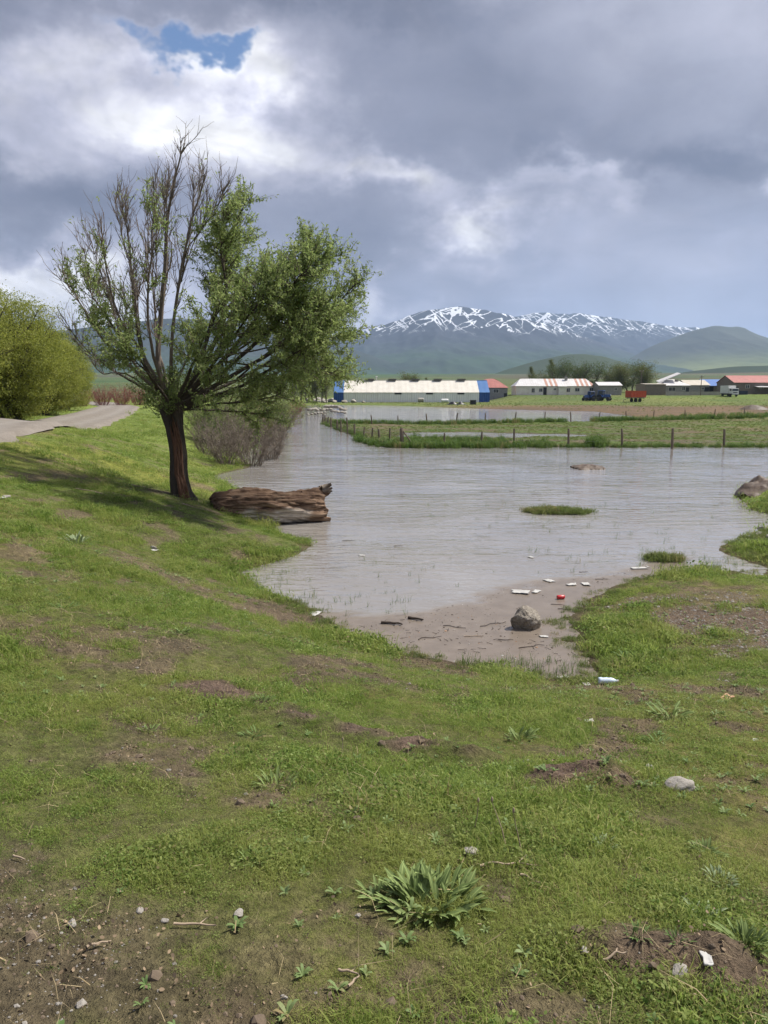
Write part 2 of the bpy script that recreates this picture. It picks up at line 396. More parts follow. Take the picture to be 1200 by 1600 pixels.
def bump(b, hsock, strength=.4, dist=.02):
    n = S.nt.nodes.new('ShaderNodeBump'); n.inputs['Strength'].default_value = strength; n.inputs['Distance'].default_value = dist
    S.nt.links.new(hsock.s, n.inputs['Height']); S.nt.links.new(n.outputs[0], b.inputs['Normal']); return n
def attr(name, out='Fac'):
    a = S.nt.nodes.new('ShaderNodeAttribute'); a.attribute_name = name; return S(a.outputs[out])
def obj_random():
    return S(S.nt.nodes.new('ShaderNodeObjectInfo').outputs['Random'])
def mat(name, c0, c1=None, scale=3.0, rough=.75, stretch=(1, 1, 1), detail=6, bmp=0.0, bdist=.02, metal=0.0, spec=.4, lo=.3, hi=.7):
    m, b, o = new_mat(name); b.inputs['Roughness'].default_value = rough; b.inputs['Metallic'].default_value = metal; b.inputs['Specular IOR Level'].default_value = spec
    v = coords('Object', stretch); n = noise_tex(v, scale, detail, .6)
    setc(b, 'Base Color', ramp(n, ((lo, c0), (hi, c1 or tuple(c * .7 for c in c0)))))
    if bmp: bump(b, n, bmp, bdist)
    return m
def leaf_mat(name, c0, c1, c2, trans=.45):
    m, b, o = new_mat(name); t = attr('tone')
    p = position(); n = noise_tex(p, .9, 2)
    col = ramp((t * .6 + n * .7 - .15).clamp(), ((.15, c0), (.5, c1), (.9, c2)))
    setc(b, 'Base Color', col); b.inputs['Roughness'].default_value = .55; b.inputs['Specular IOR Level'].default_value = .3
    tr = S.nt.nodes.new('ShaderNodeBsdfTranslucent'); S.nt.links.new(col.s, tr.inputs[0])
    mx = S.nt.nodes.new('ShaderNodeMixShader'); mx.inputs[0].default_value = trans
    S.nt.links.new(b.outputs[0], mx.inputs[1]); S.nt.links.new(tr.outputs[0], mx.inputs[2]); S.nt.links.new(mx.outputs[0], o.inputs[0])
    return m

# ------------------------------------------------------------------ ground sheet
def ground_material():
    m, b, o = new_mat('ground_earth_and_turf')
    col = attr('ground_colour', 'Color'); bare_ = attr('bare'); p = position()
    n1 = noise_tex(p, 2.2, 6, .65); n2 = noise_tex(p, 24.0, 5, .7); n3 = noise_tex(p, .035, 5, .6)
    c = mixc(1.0, col, ramp(n1, ((.3, (.72, .72, .72)), (.7, (1.28, 1.26, 1.2)))), 'MULTIPLY')
    c = mixc(1.0, c, ramp(n2, ((.3, (.62, .62, .62)), (.7, (1.4, 1.38, 1.35)))), 'MULTIPLY')
    n5 = noise_tex(p, 9.0, 5, .7); c = mixc(1.0, c, ramp(n5, ((.32, (.68, .66, .64)), (.68, (1.35, 1.33, 1.28)))), 'MULTIPLY')
    c = mixc(1.0, c, ramp(n3, ((.35, (.75, .80, .85)), (.65, (1.2, 1.15, 1.05)))), 'MULTIPLY')
    setc(b, 'Base Color', c); b.inputs['Roughness'].default_value = .95; b.inputs['Specular IOR Level'].default_value = .15
    n4 = noise_tex(p, 70.0, 4, .7); bump(b, n2 * 1.4 + n4 * .7 + n1 * 1.2, .9, .045)
    return m
def make_ground():
    az = np.concatenate([np.linspace(-180, -42, 40)[:-1], np.linspace(-42, 42, 330), np.linspace(42, 180, 40)[1:]]); az[-1] = 180
    r = np.concatenate([[0.0], np.geomspace(.6, 60, 640), np.geomspace(60.5, 260, 170), np.geomspace(266, 12000, 90)])
    A, Rr = np.meshgrid(np.radians(az), r); X, Y = Rr * np.sin(A), Rr * np.cos(A)
    x, y = X.ravel(), Y.ravel(); z = hgt(x, y)
    back = smooth(-y, 5, 60); z = z * (1 - back) + 1.7 * back
    nr, na = X.shape
    i, j = np.meshgrid(np.arange(nr - 1), np.arange(na - 1), indexing='ij'); k = (i * na + j).ravel()
    me = mesh_np('ground', np.c_[x, y, z], np.stack([k, k + 1, k + na + 1, k + na], 1)[:, ::-1], True, ground_material())
    rr = np.hypot(x, y); bb = bare(x, y) * smooth(rr, 45, 30)
    def c3(*c): return np.array(c)[None, :]
    def mixn(a, b, t): return a * (1 - t[:, None]) + b * t[:, None]
    soil, thatch, turf = c3(.155, .118, .085), c3(.135, .140, .055), c3(.150, .200, .050)
    n = fbm(x * .35, y * .35, 11, 4)
    nearc = mixn(thatch, turf, smooth(rr, 8, 26)); nearc = mixn(nearc, nearc * np.array((1.35, 1.12, 1.05)), smooth(n, .4, .7))
    nearc = mixn(nearc, soil, bb)
    zz = h0(x, y); nearc = mixn(nearc, c3(.085, .065, .048), smooth(zz, .06, -.02))
    # fields
    nf = fbm(x * .07, y * .16, 13, 4); ng = fbm(x * .5, y * .9, 14, 4)
    green, dirt, pale = c3(.095, .140, .040), c3(.130, .093, .066), c3(.125, .150, .055)
    field = mixn(green, pale, smooth(nf, .35, .65))
    dirtw = smooth(y + (nf - .5) * 40 + np.clip(20 - x, 0, 60) * .75, 178, 150)
    field = mixn(field, dirt, np.clip(dirtw * (.75 + .5 * ng) * smooth(x, -22, 5), 0, 1))
    pad = mixn(c3(.085, .125, .035), c3(.125, .105, .070), smooth(ng + (nf - .5) * .4, .48, .68))
    inpad = smooth(sdf(PADDOCK, x, y), -.6, .4); far = mixn(field, pad, inpad)
    leftb = smooth(-x - 6 - (y - 35) * .06, 0, 2) * smooth(y, 170, 130); far = mixn(far, turf * np.array((1.0, 1.0, 1.0)), leftb)
    plain = mixn(c3(.050, .092, .034), c3(.085, .105, .045), smooth(fbm(x / 160, y / 420, 15, 4), .4, .62)); plain = mixn(plain, c3(.075, .070, .042), smooth(fbm(x / 300, y / 260, 16, 3), .58, .7))
    far = mixn(far, plain, smooth(rr, 245, 330)); far = mixn(far, c3(.085, .065, .048), smooth(zz, .05, -.02) * smooth(rr, 240, 200))
    w = smooth(y + np.maximum(0, -x - 12) * .35, 30, 38); col = mixn(nearc, far, w)
    ca = me.color_attributes.new('ground_colour', 'FLOAT_COLOR', 'POINT'); ca.data.foreach_set('color', np.c_[col, np.ones(len(col))].astype(np.float32).ravel())
    ba = me.attributes.new('bare', 'FLOAT', 'POINT'); ba.data.foreach_set('value', bb.astype(np.float32))
    tag(link('ground', me), kind='structure')
make_ground()

# ------------------------------------------------------------------ flood water
SCUM = W0([(470, 956), (560, 962), (640, 955), (740, 940), (790, 918), (860, 905), (960, 893), (1050, 868), (1090, 872), (1060, 905), (1010, 915), (960, 940), (980, 1090), (900, 1085), (640, 1060), (480, 1000)])
def make_water():
    m, b, o = new_mat('muddy_flood_water')
    sc = attr('scum'); p = position(); x, y, z = sep(p)
    dist = S.math('SQRT', x * x + y * y)
    mud = noise_tex(p, .22, 4, .6)
    base = ramp(mud, ((.3, (.195, .180, .166)), (.7, (.250, .234, .218))))
    base = mixc(sc, base, ramp(noise_tex(p, 3.5, 6, .7), ((.3, (.140, .114, .092)), (.7, (.200, .166, .136)))))
    setc(b, 'Base Color', base); b.inputs['IOR'].default_value = 1.48
    setc(b, 'Roughness', .05 + sc * .25); setc(b, 'Specular IOR Level', .5 - sc * .28)
    # wind ripples: crests run across the view, longer further out
    r1 = noise_tex(comb(x * 1.1 + y * .30, y * 3.0, 0.0), 1.0, 3, .55, .6); r2 = noise_tex(comb(x * 3.0, y * 10.0 + x * 1.5, 0.0), 1.0, 2, .5, .3); r3 = noise_tex(comb(x * .25, y * .8, 0.0), 1.0, 2)
    hh = (r1 * .046 + r2 * .009 * sstep(dist, 40.0, 12.0) + r3 * .03) * (1.0 - sc * .97) * sstep(noise_tex(comb(x * .16, y * .22, 3.0), 1.0, 3, .5), .36, .62, .55, 1.5)
    bn = bump(b, hh, 1.0, 1.0)
    wx = np.concatenate([np.linspace(-60, -6, 30), np.linspace(-5.8, 12, 150), np.linspace(12.5, 220, 40)]); wy = np.concatenate([np.linspace(5, 30, 220), np.linspace(30.5, 240, 60)])
    X, Y = np.meshgrid(wx, wy); xx, yy = X.ravel(), Y.ravel(); n = len(wx)
    i, j = np.meshgrid(np.arange(len(wy) - 1), np.arange(n - 1), indexing='ij'); k = (i * n + j).ravel()
    me = mesh_np('flood_water', np.c_[xx, yy, 0 * xx], np.stack([k, k + 1, k + n + 1, k + n], 1), True, m)
    s = sdf(SCUM, xx, yy) + (fbm(xx * 1.6, yy * 2.2, 21, 4) - .5) * .9
    a = me.attributes.new('scum', 'FLOAT', 'POINT'); a.data.foreach_set('value', smooth(s, -.15, .25).astype(np.float32))
    tag(link('flood_water', me), kind='structure')
make_water()

# ------------------------------------------------------------------ dirt road on the embankment
def make_road():
    m, b, o = new_mat('road_gravel'); p = position()
    n1 = noise_tex(p, 1.3, 5, .6); n2 = noise_tex(p, 30, 4, .7); a = attr('rut')
    c = ramp(n1, ((.3, (.150, .128, .106)), (.7, (.215, .188, .160)))); c = mixc(1.0, c, ramp(n2, ((.3, (.75, .75, .75)), (.7, (1.2, 1.2, 1.2)))), 'MULTIPLY')
    c = mixc(a * .35, c, (.27, .25, .225)); setc(b, 'Base Color', c); b.inputs['Roughness'].default_value = .95; bump(b, n2, .6, .02)
    L = [(-5.0, -6), (-5.7, 3), (-6.5, 8), (-8.3, 14), (-9.7, 19), (-11.6, 27), (-13.6, 35), (-18, 55), (-23.5, 75), (-33, 95), (-50, 115)]
    t = np.linspace(0, len(L) - 1, 260); q = np.array(L, float); cx, cy = np.interp(t, range(len(L)), q[:, 0]), np.interp(t, range(len(L)), q[:, 1])
    T = np.c_[np.gradient(cx), np.gradient(cy)]; T /= np.linalg.norm(T, axis=1)[:, None]; Nn = np.c_[-T[:, 1], T[:, 0]]
    s = np.linspace(0, 4.0, 17); V, rut = [], []
    for k in range(len(t)):
        for si in s:
            e = (vnoise(cy[k] * .8, si, 51) - .5) * .5 if si in (0.0, 4.0) else 0
            px, py = cx[k] + Nn[k, 0] * (si + e), cy[k] + Nn[k, 1] * (si + e); V.append((px, py, 0)); rut.append(math.exp(-((si - 1.2) / .35) ** 2) + math.exp(-((si - 2.8) / .35) ** 2))
    V = np.array(V); V[:, 2] = hgt(V[:, 0], V[:, 1]); ss = np.tile(s, len(t)); rut = np.array(rut)
    base = np.repeat(V[:, 2].reshape(len(t), -1).mean(1), len(s)); V[:, 2] = np.maximum(V[:, 2], base * .6 + V[:, 2] * .4) + .05 - rut * .025; V[:, 2] -= np.where((ss == 0) | (ss == 4), .14, 0)
    n = len(s); i, j = np.meshgrid(np.arange(len(t) - 1), np.arange(n - 1), indexing='ij'); k = (i * n + j).ravel()
    me = mesh_np('dirt_road', V, np.stack([k, k + n, k + n + 1, k + 1], 1), True, m)
    at = me.attributes.new('rut', 'FLOAT', 'POINT'); at.data.foreach_set('value', rut.astype(np.float32))
    tag(link('dirt_road', me), kind='structure')
make_road()

# ------------------------------------------------------------------ mountains and hills
def mountain_mat(name, low, high, snow_z=None, top=600.0, patch=None):
    m, b, o = new_mat(name); p = position(); x, y, z = sep(p)
    n = noise_tex(p, .004, 8, .6); n2 = noise_tex(p, .0016, 4, .55)
    c = mixc(sstep(z + (n - .5) * 250.0, top * .15, top * .6), low, high); c = mixc(sstep(n2, .45, .65) * .55, c, tuple(v * .6 for v in high))
    if patch: c = mixc(sstep(z, patch[1], patch[0]) * sstep(n2, .40, .60), c, patch[2])  # pale patch: sunlight on the lower slope, painted into the colour
    if snow_z:
        # old snow lying in gullies: bands that run down the flanks
        fine = noise_tex(p, .022, 4, .6); b1 = noise_tex(comb(x * .0085 + z * .006, z * .0026 - x * .0012, y * .0006), 1.0, 3, .5, .5); b2 = noise_tex(comb(x * .0060 - z * .010, z * .0030 + x * .0015, y * .0006 + 7.0), 1.0, 3, .5, .5)
        r1_, r2_ = 1.0 - S.math('ABSOLUTE', b1 - .5) * 15.0, 1.0 - S.math('ABSOLUTE', b2 - .5) * 17.0
        s = sstep(S.math('MAXIMUM', r1_, r2_) + (fine - .5) * .5 + (z - snow_z[1]) * (.25 / (top - snow_z[1])), .76, .90) * sstep(z + (n - .5) * 220.0, snow_z[0], snow_z[1])
        c = mixc(s, c, (.66, .69, .74))
    setc(b, 'Base Color', c); b.inputs['Roughness'].default_value = .95; b.inputs['Specular IOR Level'].default_value = .05
    return m
def make_mountain(name, Y, ridge, depth, M, seed, rough=.10, base=0.0, nx=240, ny=70, sharp=1.0):
    """ridge: photograph points of the skyline, at distance Y"""
    P = np.array([at_y(u, v, Y) for u, v in ridge]); x = np.linspace(P[0, 0], P[-1, 0], nx); rz = np.interp(x, P[:, 0], P[:, 2])
    k = np.ones(5) / 5; rz = np.convolve(np.pad(rz, 2, 'edge'), k, 'valid')
    t = np.concatenate([np.linspace(-1, 0, ny), np.linspace(0, 1, ny // 2)[1:]])
    X, Tt = np.meshgrid(x, t); Yv = Y + Tt * depth; Rz = np.tile(rz, (len(t), 1))
    a = np.abs(Tt); prof = (1 - a ** sharp) * (1 - .25 * np.sin(a * math.pi))
    rid = 1 - np.abs(fbm(X / 520 + Tt * .8, Yv / 900, seed, 6, .55) * 2 - 1); spur = fbm(X / 260 + seed, Yv / 1300, seed + 5, 5, .55) - .5
    Z = base + (Rz - base) * prof + (Rz - base) * ((rid - .75) * rough * 1.6 + spur * rough * 1.5) * np.clip(a * 5, 0, 1) * (1 - a * .6)
    Z += (fbm(X / 60, Yv / 60, seed + 9, 4) - .5) * (Rz - base) * .03
    Z = np.where(a >= .98, -60, Z)
    n = nx; i, j = np.meshgrid(np.arange(len(t) - 1), np.arange(n - 1), indexing='ij'); q = (i * n + j).ravel()
    tag(link(name, mesh_np(name, np.c_[X.ravel(), Yv.ravel(), Z.ravel()], np.stack([q, q + 1, q + n + 1, q + n], 1), True, M)), kind='structure')
ROCK = mountain_mat('bare_mountain', (.045, .075, .042), (.045, .050, .060), (360, 470), 660)  # mountain colours kept dark to stand in for the cloud shadow on them
ROCK2 = mountain_mat('far_mountain', (.040, .050, .050), (.042, .046, .055), (480, 620), 900)
GREENHILL = mountain_mat('grassy_mountain', (.085, .115, .055), (.075, .085, .065), None, 500, (60, 260, (.20, .23, .085)))  # its pale green patch is painted sunlight
FOOT = mountain_mat('green_foothill', (.045, .070, .030), (.050, .066, .034), None, 120)
make_mountain('snow_streaked_mountain', 6000, [(380, 560), (460, 545), (545, 524), (575, 515), (600, 508), (625, 500), (640, 493), (660, 485), (690, 482), (715, 479.5), (745, 482), (775, 488), (810, 496), (850, 506), (900, 522), (960, 542), (1040, 570)], 2600, ROCK, 3, .12, 30)
make_mountain('snow_streaked_mountain_behind', 8200, [(700, 530), (760, 505), (800, 495), (830, 490), (855, 488), (880, 491), (905, 489), (935, 494), (975, 499), (1010, 503), (1040, 509), (1065, 512), (1090, 511), (1130, 522), (1220, 545), (1400, 560)], 3000, ROCK2, 13, .12, 40)
make_mountain('grassy_mountain', 5200, [(940, 592), (980, 562), (1020, 540), (1060, 524), (1090, 514), (1115, 509), (1135, 510), (1150, 511), (1162, 512), (1172, 518), (1190, 525), (1220, 534), (1280, 528), (1360, 545), (1500, 560)], 2100, GREENHILL, 23, .10, 30)
make_mountain('left_hill_range', 4200, [(-500, 520), (-300, 505), (-150, 515), (0, 512), (90, 518), (150, 510), (210, 503), (270, 497), (330, 500), (400, 505), (460, 514), (520, 535), (600, 562), (680, 585)], 1700, mountain_mat('dark_hill', (.040, .068, .040), (.042, .052, .046), None, 380), 33, .10, 20)
make_mountain('green_foothill', 2400, [(740, 596), (790, 578), (840, 563), (885, 554), (910, 553), (940, 556), (975, 566), (1010, 576), (1060, 590)], 500, FOOT, 43, .05, 10, 120, 30)
make_mountain('green_foothill', 2100, [(1000, 592), (1080, 580), (1140, 573), (1200, 571), (1280, 568), (1400, 580)], 400, FOOT, 53, .05, 10, 120, 30)

# ------------------------------------------------------------------ vegetation: trees
BARK = mat('willow_bark', (.105, .082, .064), (.045, .035, .028), 14, .95, (3, 3, .4), 8, 1.0, .12)
TWIG = mat('twig_bark', (.135, .110, .084), (.070, .052, .040), 6, .9)
DEADTWIG = mat('dead_twig_bark', (.200, .162, .135), (.120, .095, .078), 6, .9)
TORN = mat('torn_red_wood', (.170, .085, .048), (.070, .034, .020), 12, .9, (4, 4, .35), 8, .9, .05)
LEAF = leaf_mat('willow_leaf', (.155, .215, .068), (.26, .335, .108), (.38, .43, .18), .6)
YELLOW = leaf_mat('yellow_willow_leaf', (.165, .200, .036), (.275, .305, .058), (.40, .41, .10), .55)
POPLEAF = leaf_mat('poplar_leaf', (.075, .100, .028), (.125, .150, .042), (.19, .20, .065))
DARKLEAF = leaf_mat('dark_leaf', (.055, .085, .034), (.090, .130, .050), (.145, .185, .075))
OLIVE = leaf_mat('olive_leaf', (.115, .13, .035), (.18, .19, .055), (.27, .26, .085))
GREYTWIG = mat('grey_twigs', (.215, .178, .142), (.125, .098, .076), 5, .95)
REDTWIG = mat('red_twigs', (.27, .095, .080), (.17, .070, .060), 3, .95)

def catmull(P, n):
    P = np.array(P, float); t = np.linspace(0, len(P) - 1, n); Q = np.vstack([2 * P[0] - P[1], P, 2 * P[-1] - P[-2]]); out = []
    for s in t:
        i = min(int(s), len(P) - 2); f = s - i; a, b, c, d = Q[i:i + 4]
        out.append(.5 * (2 * b + (c - a) * f + (2 * a - 5 * b + 4 * c - d) * f * f + (3 * b - a - 3 * c + d) * f ** 3))
    return np.array(out)
def unit(v): return v / (np.linalg.norm(v) + 1e-9)
def shoot(g, p, d, length, n, curl=.25, up=.15):
    """a wandering shoot that bends upwards"""
    P = [p]; d = unit(d)
    for k in range(n - 1):
        d = unit(d + g.normal(size=3) * curl * .5 + np.array((0, 0, up))); P.append(P[-1] + d * length / (n - 1))
    return np.array(P)

def main_willow():
    g = np.random.default_rng(11); Yt = 18.0; base = np.array((-4.72, 18.0, .70)); base[2] = float(hgt(base[0], base[1])) - .05
    root = thing('willow_tree', 'half dead willow leaning over the bank above the fallen log, its right side in leaf', 'tree', base)
    def W(u, v, dy=0): return at_y(u, v if v > 640 else 640 - (640 - v) * .95, Yt + dy) - base
    # trunk: fluted, split, one side torn open to red wood
    sp = catmull([W(284, 782), W(279, 745), W(278, 705), W(272, 668), W(268, 640), W(270, 622)], 26)
    rad = np.interp(np.linspace(0, 1, 26), [0, .08, .3, .6, .85, 1], [.30, .215, .18, .185, .27, .22]); n = 40
    a = np.arange(n) / n * 2 * math.pi; V = []
    for k in range(26):
        f = 1 + .10 * np.sin(3 * a + 1 + k * .08) + .07 * np.sin(7 * a + k * .13) + .10 * (vnoise(a * 2.6, np.full(n, k * .35), 3) - .5) + .22 * np.maximum(0, 1 - k / 5) * np.sin(4 * a) ** 2
        f = f - .22 * np.exp(-((a - 4.9) / .22) ** 2) * (k < 20)
        V.append(np.c_[sp[k, 0] + rad[k] * f * np.cos(a), sp[k, 1] + rad[k] * f * np.sin(a), np.full(n, sp[k, 2])])
    V = np.concatenate(V); i, j = np.meshgrid(np.arange(25), np.arange(n), indexing='ij'); F = np.stack([i * n + j, i * n + (j + 1) % n, (i + 1) * n + (j + 1) % n, (i + 1) * n + j], -1).reshape(-1, 4)
    link('trunk', mesh_np('trunk', V, F, True, BARK), root)
    # torn strip of reddish heartwood on the water side and in the split
    mb = MB()
    for s in range(5):
        q = catmull([sp[0] + np.array((.09 + .035 * s, -.27 + .02 * s, .0)), sp[6] + np.array((.02 + .028 * s, -.235 + .022 * s, 0)), sp[12] + np.array((.0 + .03 * s, -.235 + .02 * s, 0)), sp[15 + s % 3] + np.array((.0 + .03 * s, -.235 + .02 * s, .05))], 10)
        q += g.normal(size=q.shape) * .012; mb.tube(q, np.interp(np.linspace(0, 1, 10), [0, .7, 1], [.045, .034, .008]), 6)
    tag(mb.build('heartwood', TORN, root, True), 'torn reddish heartwood showing where the bark is gone')
    top = lambda u, v: (u, v)
    # limbs: photograph outline points + how far each leans towards or from the viewer, radius, share of living twigs at foot and tip, dead stem?
    LIMB = [
        ([(268, 632, 0), (248, 570, .2), (250, 490, .3), (256, 400, .2), (262, 320, 0), (278, 250, -.1), (291, 212, -.2)], .105, 0.02, .04, 1),
        ([(266, 600, 0), (270, 520, -.3), (283, 430, -.5), (300, 350, -.7), (318, 290, -.8), (330, 262, -.9)], .06, .05, .05, 1),
        ([(258, 615, .1), (226, 560, .4), (212, 480, .6), (204, 400, .8), (196, 330, .9), (188, 275, 1.)], .07, .12, .10, 1),
        ([(256, 610, -.1), (222, 545, -.4), (186, 480, -.8), (168, 400, -1.1), (160, 340, -1.2)], .06, .35, .05, 1),
        ([(250, 612, -.2), (205, 570, -.6), (160, 520, -1.0), (120, 450, -1.3), (98, 395, -1.4)], .05, .7, .05, 1),
        ([(246, 618, .2), (200, 588, .6), (165, 568, .9), (128, 535, 1.2), (86, 470, 1.3)], .05, .75, .1, 1),
        ([(246, 618, .2), (196, 580, .2), (158, 578, .2), (140, 560, .3)], .035, .3, .2, 1),
        ([(256, 606, -.4), (236, 540, -1.0), (228, 450, -1.5), (236, 370, -1.8), (240, 300, -1.9)], .055, .4, .08, 1),
        ([(262, 600, .4), (245, 520, 1.1), (240, 430, 1.6), (228, 350, 1.8)], .05, .4, .08, 1),
        ([(250, 612, -.2), (215, 555, -1.2), (165, 490, -1.6), (140, 450, -1.8)], .05, .9, .5, 0),
        ([(250, 612, .3), (205, 560, 1.0), (180, 500, 1.5), (160, 440, 1.8)], .05, .9, .4, 0),
        ([(282, 622, 0), (312, 560, .1), (335, 480, .2), (352, 400, .2), (366, 330, .2), (388, 278, .1)], .075, .5, 1, 0),
        ([(284, 620, -.1), (330, 540, -.6), (350, 450, -1.0), (345, 370, -1.3), (350, 300, -1.5)], .055, .5, .9, 0),
        ([(286, 622, 0), (345, 560, .3), (400, 490, .5), (445, 420, .6), (480, 360, .5)], .07, .8, 1, 0),
        ([(288, 625, -.1), (360, 568, -.6), (430, 500, -1.0), (470, 430, -1.2), (505, 385, -1.3)], .06, .9, 1, 0),
        ([(290, 628, 0), (370, 580, .2), (450, 530, .2), (520, 470, 0), (562, 428, -.1)], .07, .9, 1, 0),
        ([(290, 630, .2), (370, 590, 1.0), (450, 540, 1.5), (510, 490, 1.8), (540, 465, 1.9)], .055, .9, 1, 0),
        ([(290, 632, -.2), (380, 600, -.9), (450, 560, -1.4), (505, 528, -1.7)], .055, .9, 1, 0),
        ([(292, 636, 0), (350, 618, .3), (400, 604, .5), (440, 592, .6), (468, 580, .6)], .05, .9, 1, 0),
        ([(288, 640, -.2), (340, 632, -.6), (400, 628, -1.0), (440, 620, -1.2)], .04, .9, 1, 0),
        ([(286, 640, .3), (340, 640, .9), (385, 645, 1.3), (410, 648, 1.5)], .035, .9, 1, 0),
        ([(284, 622, .5), (330, 560, 1.5), (375, 480, 2.2), (410, 410, 2.5)], .055, .7, 1, 0),
        ([(284, 622, -.5), (335, 560, -1.5), (385, 490, -2.1), (420, 440, -2.4)], .055, .7, 1, 0),
        ([(280, 618, -.6), (300, 570, -1.6), (320, 520, -2.3), (345, 470, -2.6)], .05, .8, 1, 0),
        ([(270, 620, .7), (290, 560, 1.8), (310, 500, 2.4)], .045, .7, 1, 0),
        ([(262, 626, -.6), (240, 590, -1.5), (215, 560, -2.0), (190, 540, -2.2)], .04, .9, 1, 0),
        ([(275, 632, -.4), (300, 620, -1.0), (330, 605, -1.6), (370, 590, -1.9)], .035, .9, 1, 0)]
    for k in range(13):      # thin dead stems fanning up and to the left
        f = k / 12; ut = 92 + 255 * f + g.normal() * 6; vt = np.interp(ut, [90, 150, 200, 245, 290, 340], [395, 300, 262, 228, 212, 268]) + g.uniform(0, 60); dy = g.uniform(-1.6, 1.6)
        su, sv_ = [(205, 570), (190, 545), (226, 560), (215, 500), (222, 545), (248, 560), (250, 490), (254, 440), (270, 520), (283, 430)][min(9, int(f * 9.99))]
        LIMB.append(([(su, sv_, dy * .25), (su + (ut - su) * .30 + g.normal() * 6, sv_ + (vt - sv_) * .34, dy * .5), (su + (ut - su) * .72 + g.normal() * 6, sv_ + (vt - sv_) * .68, dy * .85), (ut, vt, dy)], .024, .16, .02, 1))
    for k in range(16):      # living shoots filling the right of the crown
        ut, vt = g.uniform(350, 560), 0; vt = np.interp(ut, [350, 400, 480, 560], [330, 360, 400, 470]) + g.uniform(0, 140); dy = g.uniform(-2.4, 2.4)
        su, sv_ = [(335, 480), (312, 560), (345, 560), (400, 490), (360, 568), (430, 500), (370, 590), (450, 540)][int(g.integers(0, 8))]; su = min(su, ut - 15)
        LIMB.append(([(su, sv_, dy * .35), (su + (ut - su) * .35, sv_ + (vt - sv_) * .45, dy * .6), (su + (ut - su) * .72, sv_ + (vt - sv_) * .85, dy * .9), (ut, vt, dy)], .028, .8, 1, 0))
    twigs, dead, leaves = [], [], []
    for pts, r0, l0, l1, isdead in LIMB:
        P = catmull([W(*p) for p in pts], 22); P += np.cumsum(g.normal(size=P.shape) * .015, 0) * np.linspace(0, 1, 22)[:, None] ** .5
        rr = np.interp(np.linspace(0, 1, 22), [0, .6, 1], [r0, r0 * .5, .010]) * (.72 if isdead else .85)
        me = tubes_mesh('limb', [(P, rr)], 8, DEADTWIG if isdead == 1 and l1 < .09 else BARK); link('limb', me, root)
        ln = np.linalg.norm(np.diff(P, axis=0), axis=1).sum(); nsub = int(ln * (5.5 if isdead else 7.5))
        for s in range(nsub):
            t = g.uniform(.36 if not isdead else .25, 1) ** .85; k = min(int(t * 21), 20); p = P[k]; tan = unit(P[k + 1] - P[max(k - 1, 0)])
            side = unit(np.cross(tan, g.normal(size=3))); d = tan * g.uniform(.55, 1.1) + side * g.uniform(.5, .9) + np.array((0, 0, .25 if isdead else .05))
            L = g.uniform(.45, 1.15) * (1.15 - .55 * t) * (.95 if isdead else 1); Q = shoot(g, p, d * np.array((.75, .75, 1)) if isdead else d, L, 7, .22, .16 if isdead else .03)
            live = l0 + (l1 - l0) * t; alive = g.random() < live
            (twigs if alive else dead).append((Q, np.linspace(.012, .004, 7)))
            for w in range(int(L * (9 if alive else 6)) + 2):
                kk = int(g.integers(1, 7)); d2 = unit(Q[min(kk, 6)] - Q[kk - 1]) + unit(g.normal(size=3)) * .75 + np.array((0, 0, .1)); l2 = g.uniform(.16, .42)
                T = shoot(g, Q[kk], d2, l2, 4, .2, .06 if not alive else -.02); (twigs if alive else dead).append((T, np.linspace(.0055, .0025, 4)))
                if alive:
                    m = int(g.integers(12, 21)); f = g.uniform(0, 1, m)[:, None] * 3; i0 = np.minimum(f.astype(int), 2); leaves.append(T[i0[:, 0]] + (T[i0[:, 0] + 1] - T[i0[:, 0]]) * (f - i0) + g.normal(size=(m, 3)) * .018)
                elif g.random() < .05: leaves.append(T[-1] + g.normal(size=(4, 3)) * .03)
    # shoots sprouting from the pollard head
    for s in range(70):
        p = W(270 + g.uniform(-26, 22), 628 + g.uniform(-14, 22)); p[1] += g.uniform(-.3, .3); d = np.array((g.normal() * .8, g.normal() * .8, g.uniform(.1, 1))); L = g.uniform(.35, 1.2); Q = shoot(g, p, d, L, 7, .25, .08); twigs.append((Q, np.linspace(.010, .003, 7)))
        for w in range(int(L * 7)):
            kk = int(g.integers(2, 7)); T = shoot(g, Q[kk], g.normal(size=3), .2, 3); twigs.append((T, np.linspace(.004, .002, 3))); leaves.append(np.repeat(T, 4, 0) + g.normal(size=(12, 3)) * .03)
    o = link('living_twigs', tubes_mesh('living_twigs', twigs, 3, TWIG), root); o['kind'] = 'stuff'
    o = link('dead_twigs', tubes_mesh('dead_twigs', dead, 3, DEADTWIG), root); o['kind'] = 'stuff'
    C = np.concatenate(leaves); o = link('crown', leaves_mesh('crown', C, .085, .029, LEAF, .25, g), root); o['kind'] = 'stuff'
    print('willow leaves', len(C), 'twigs', len(twigs) + len(dead))
main_willow()

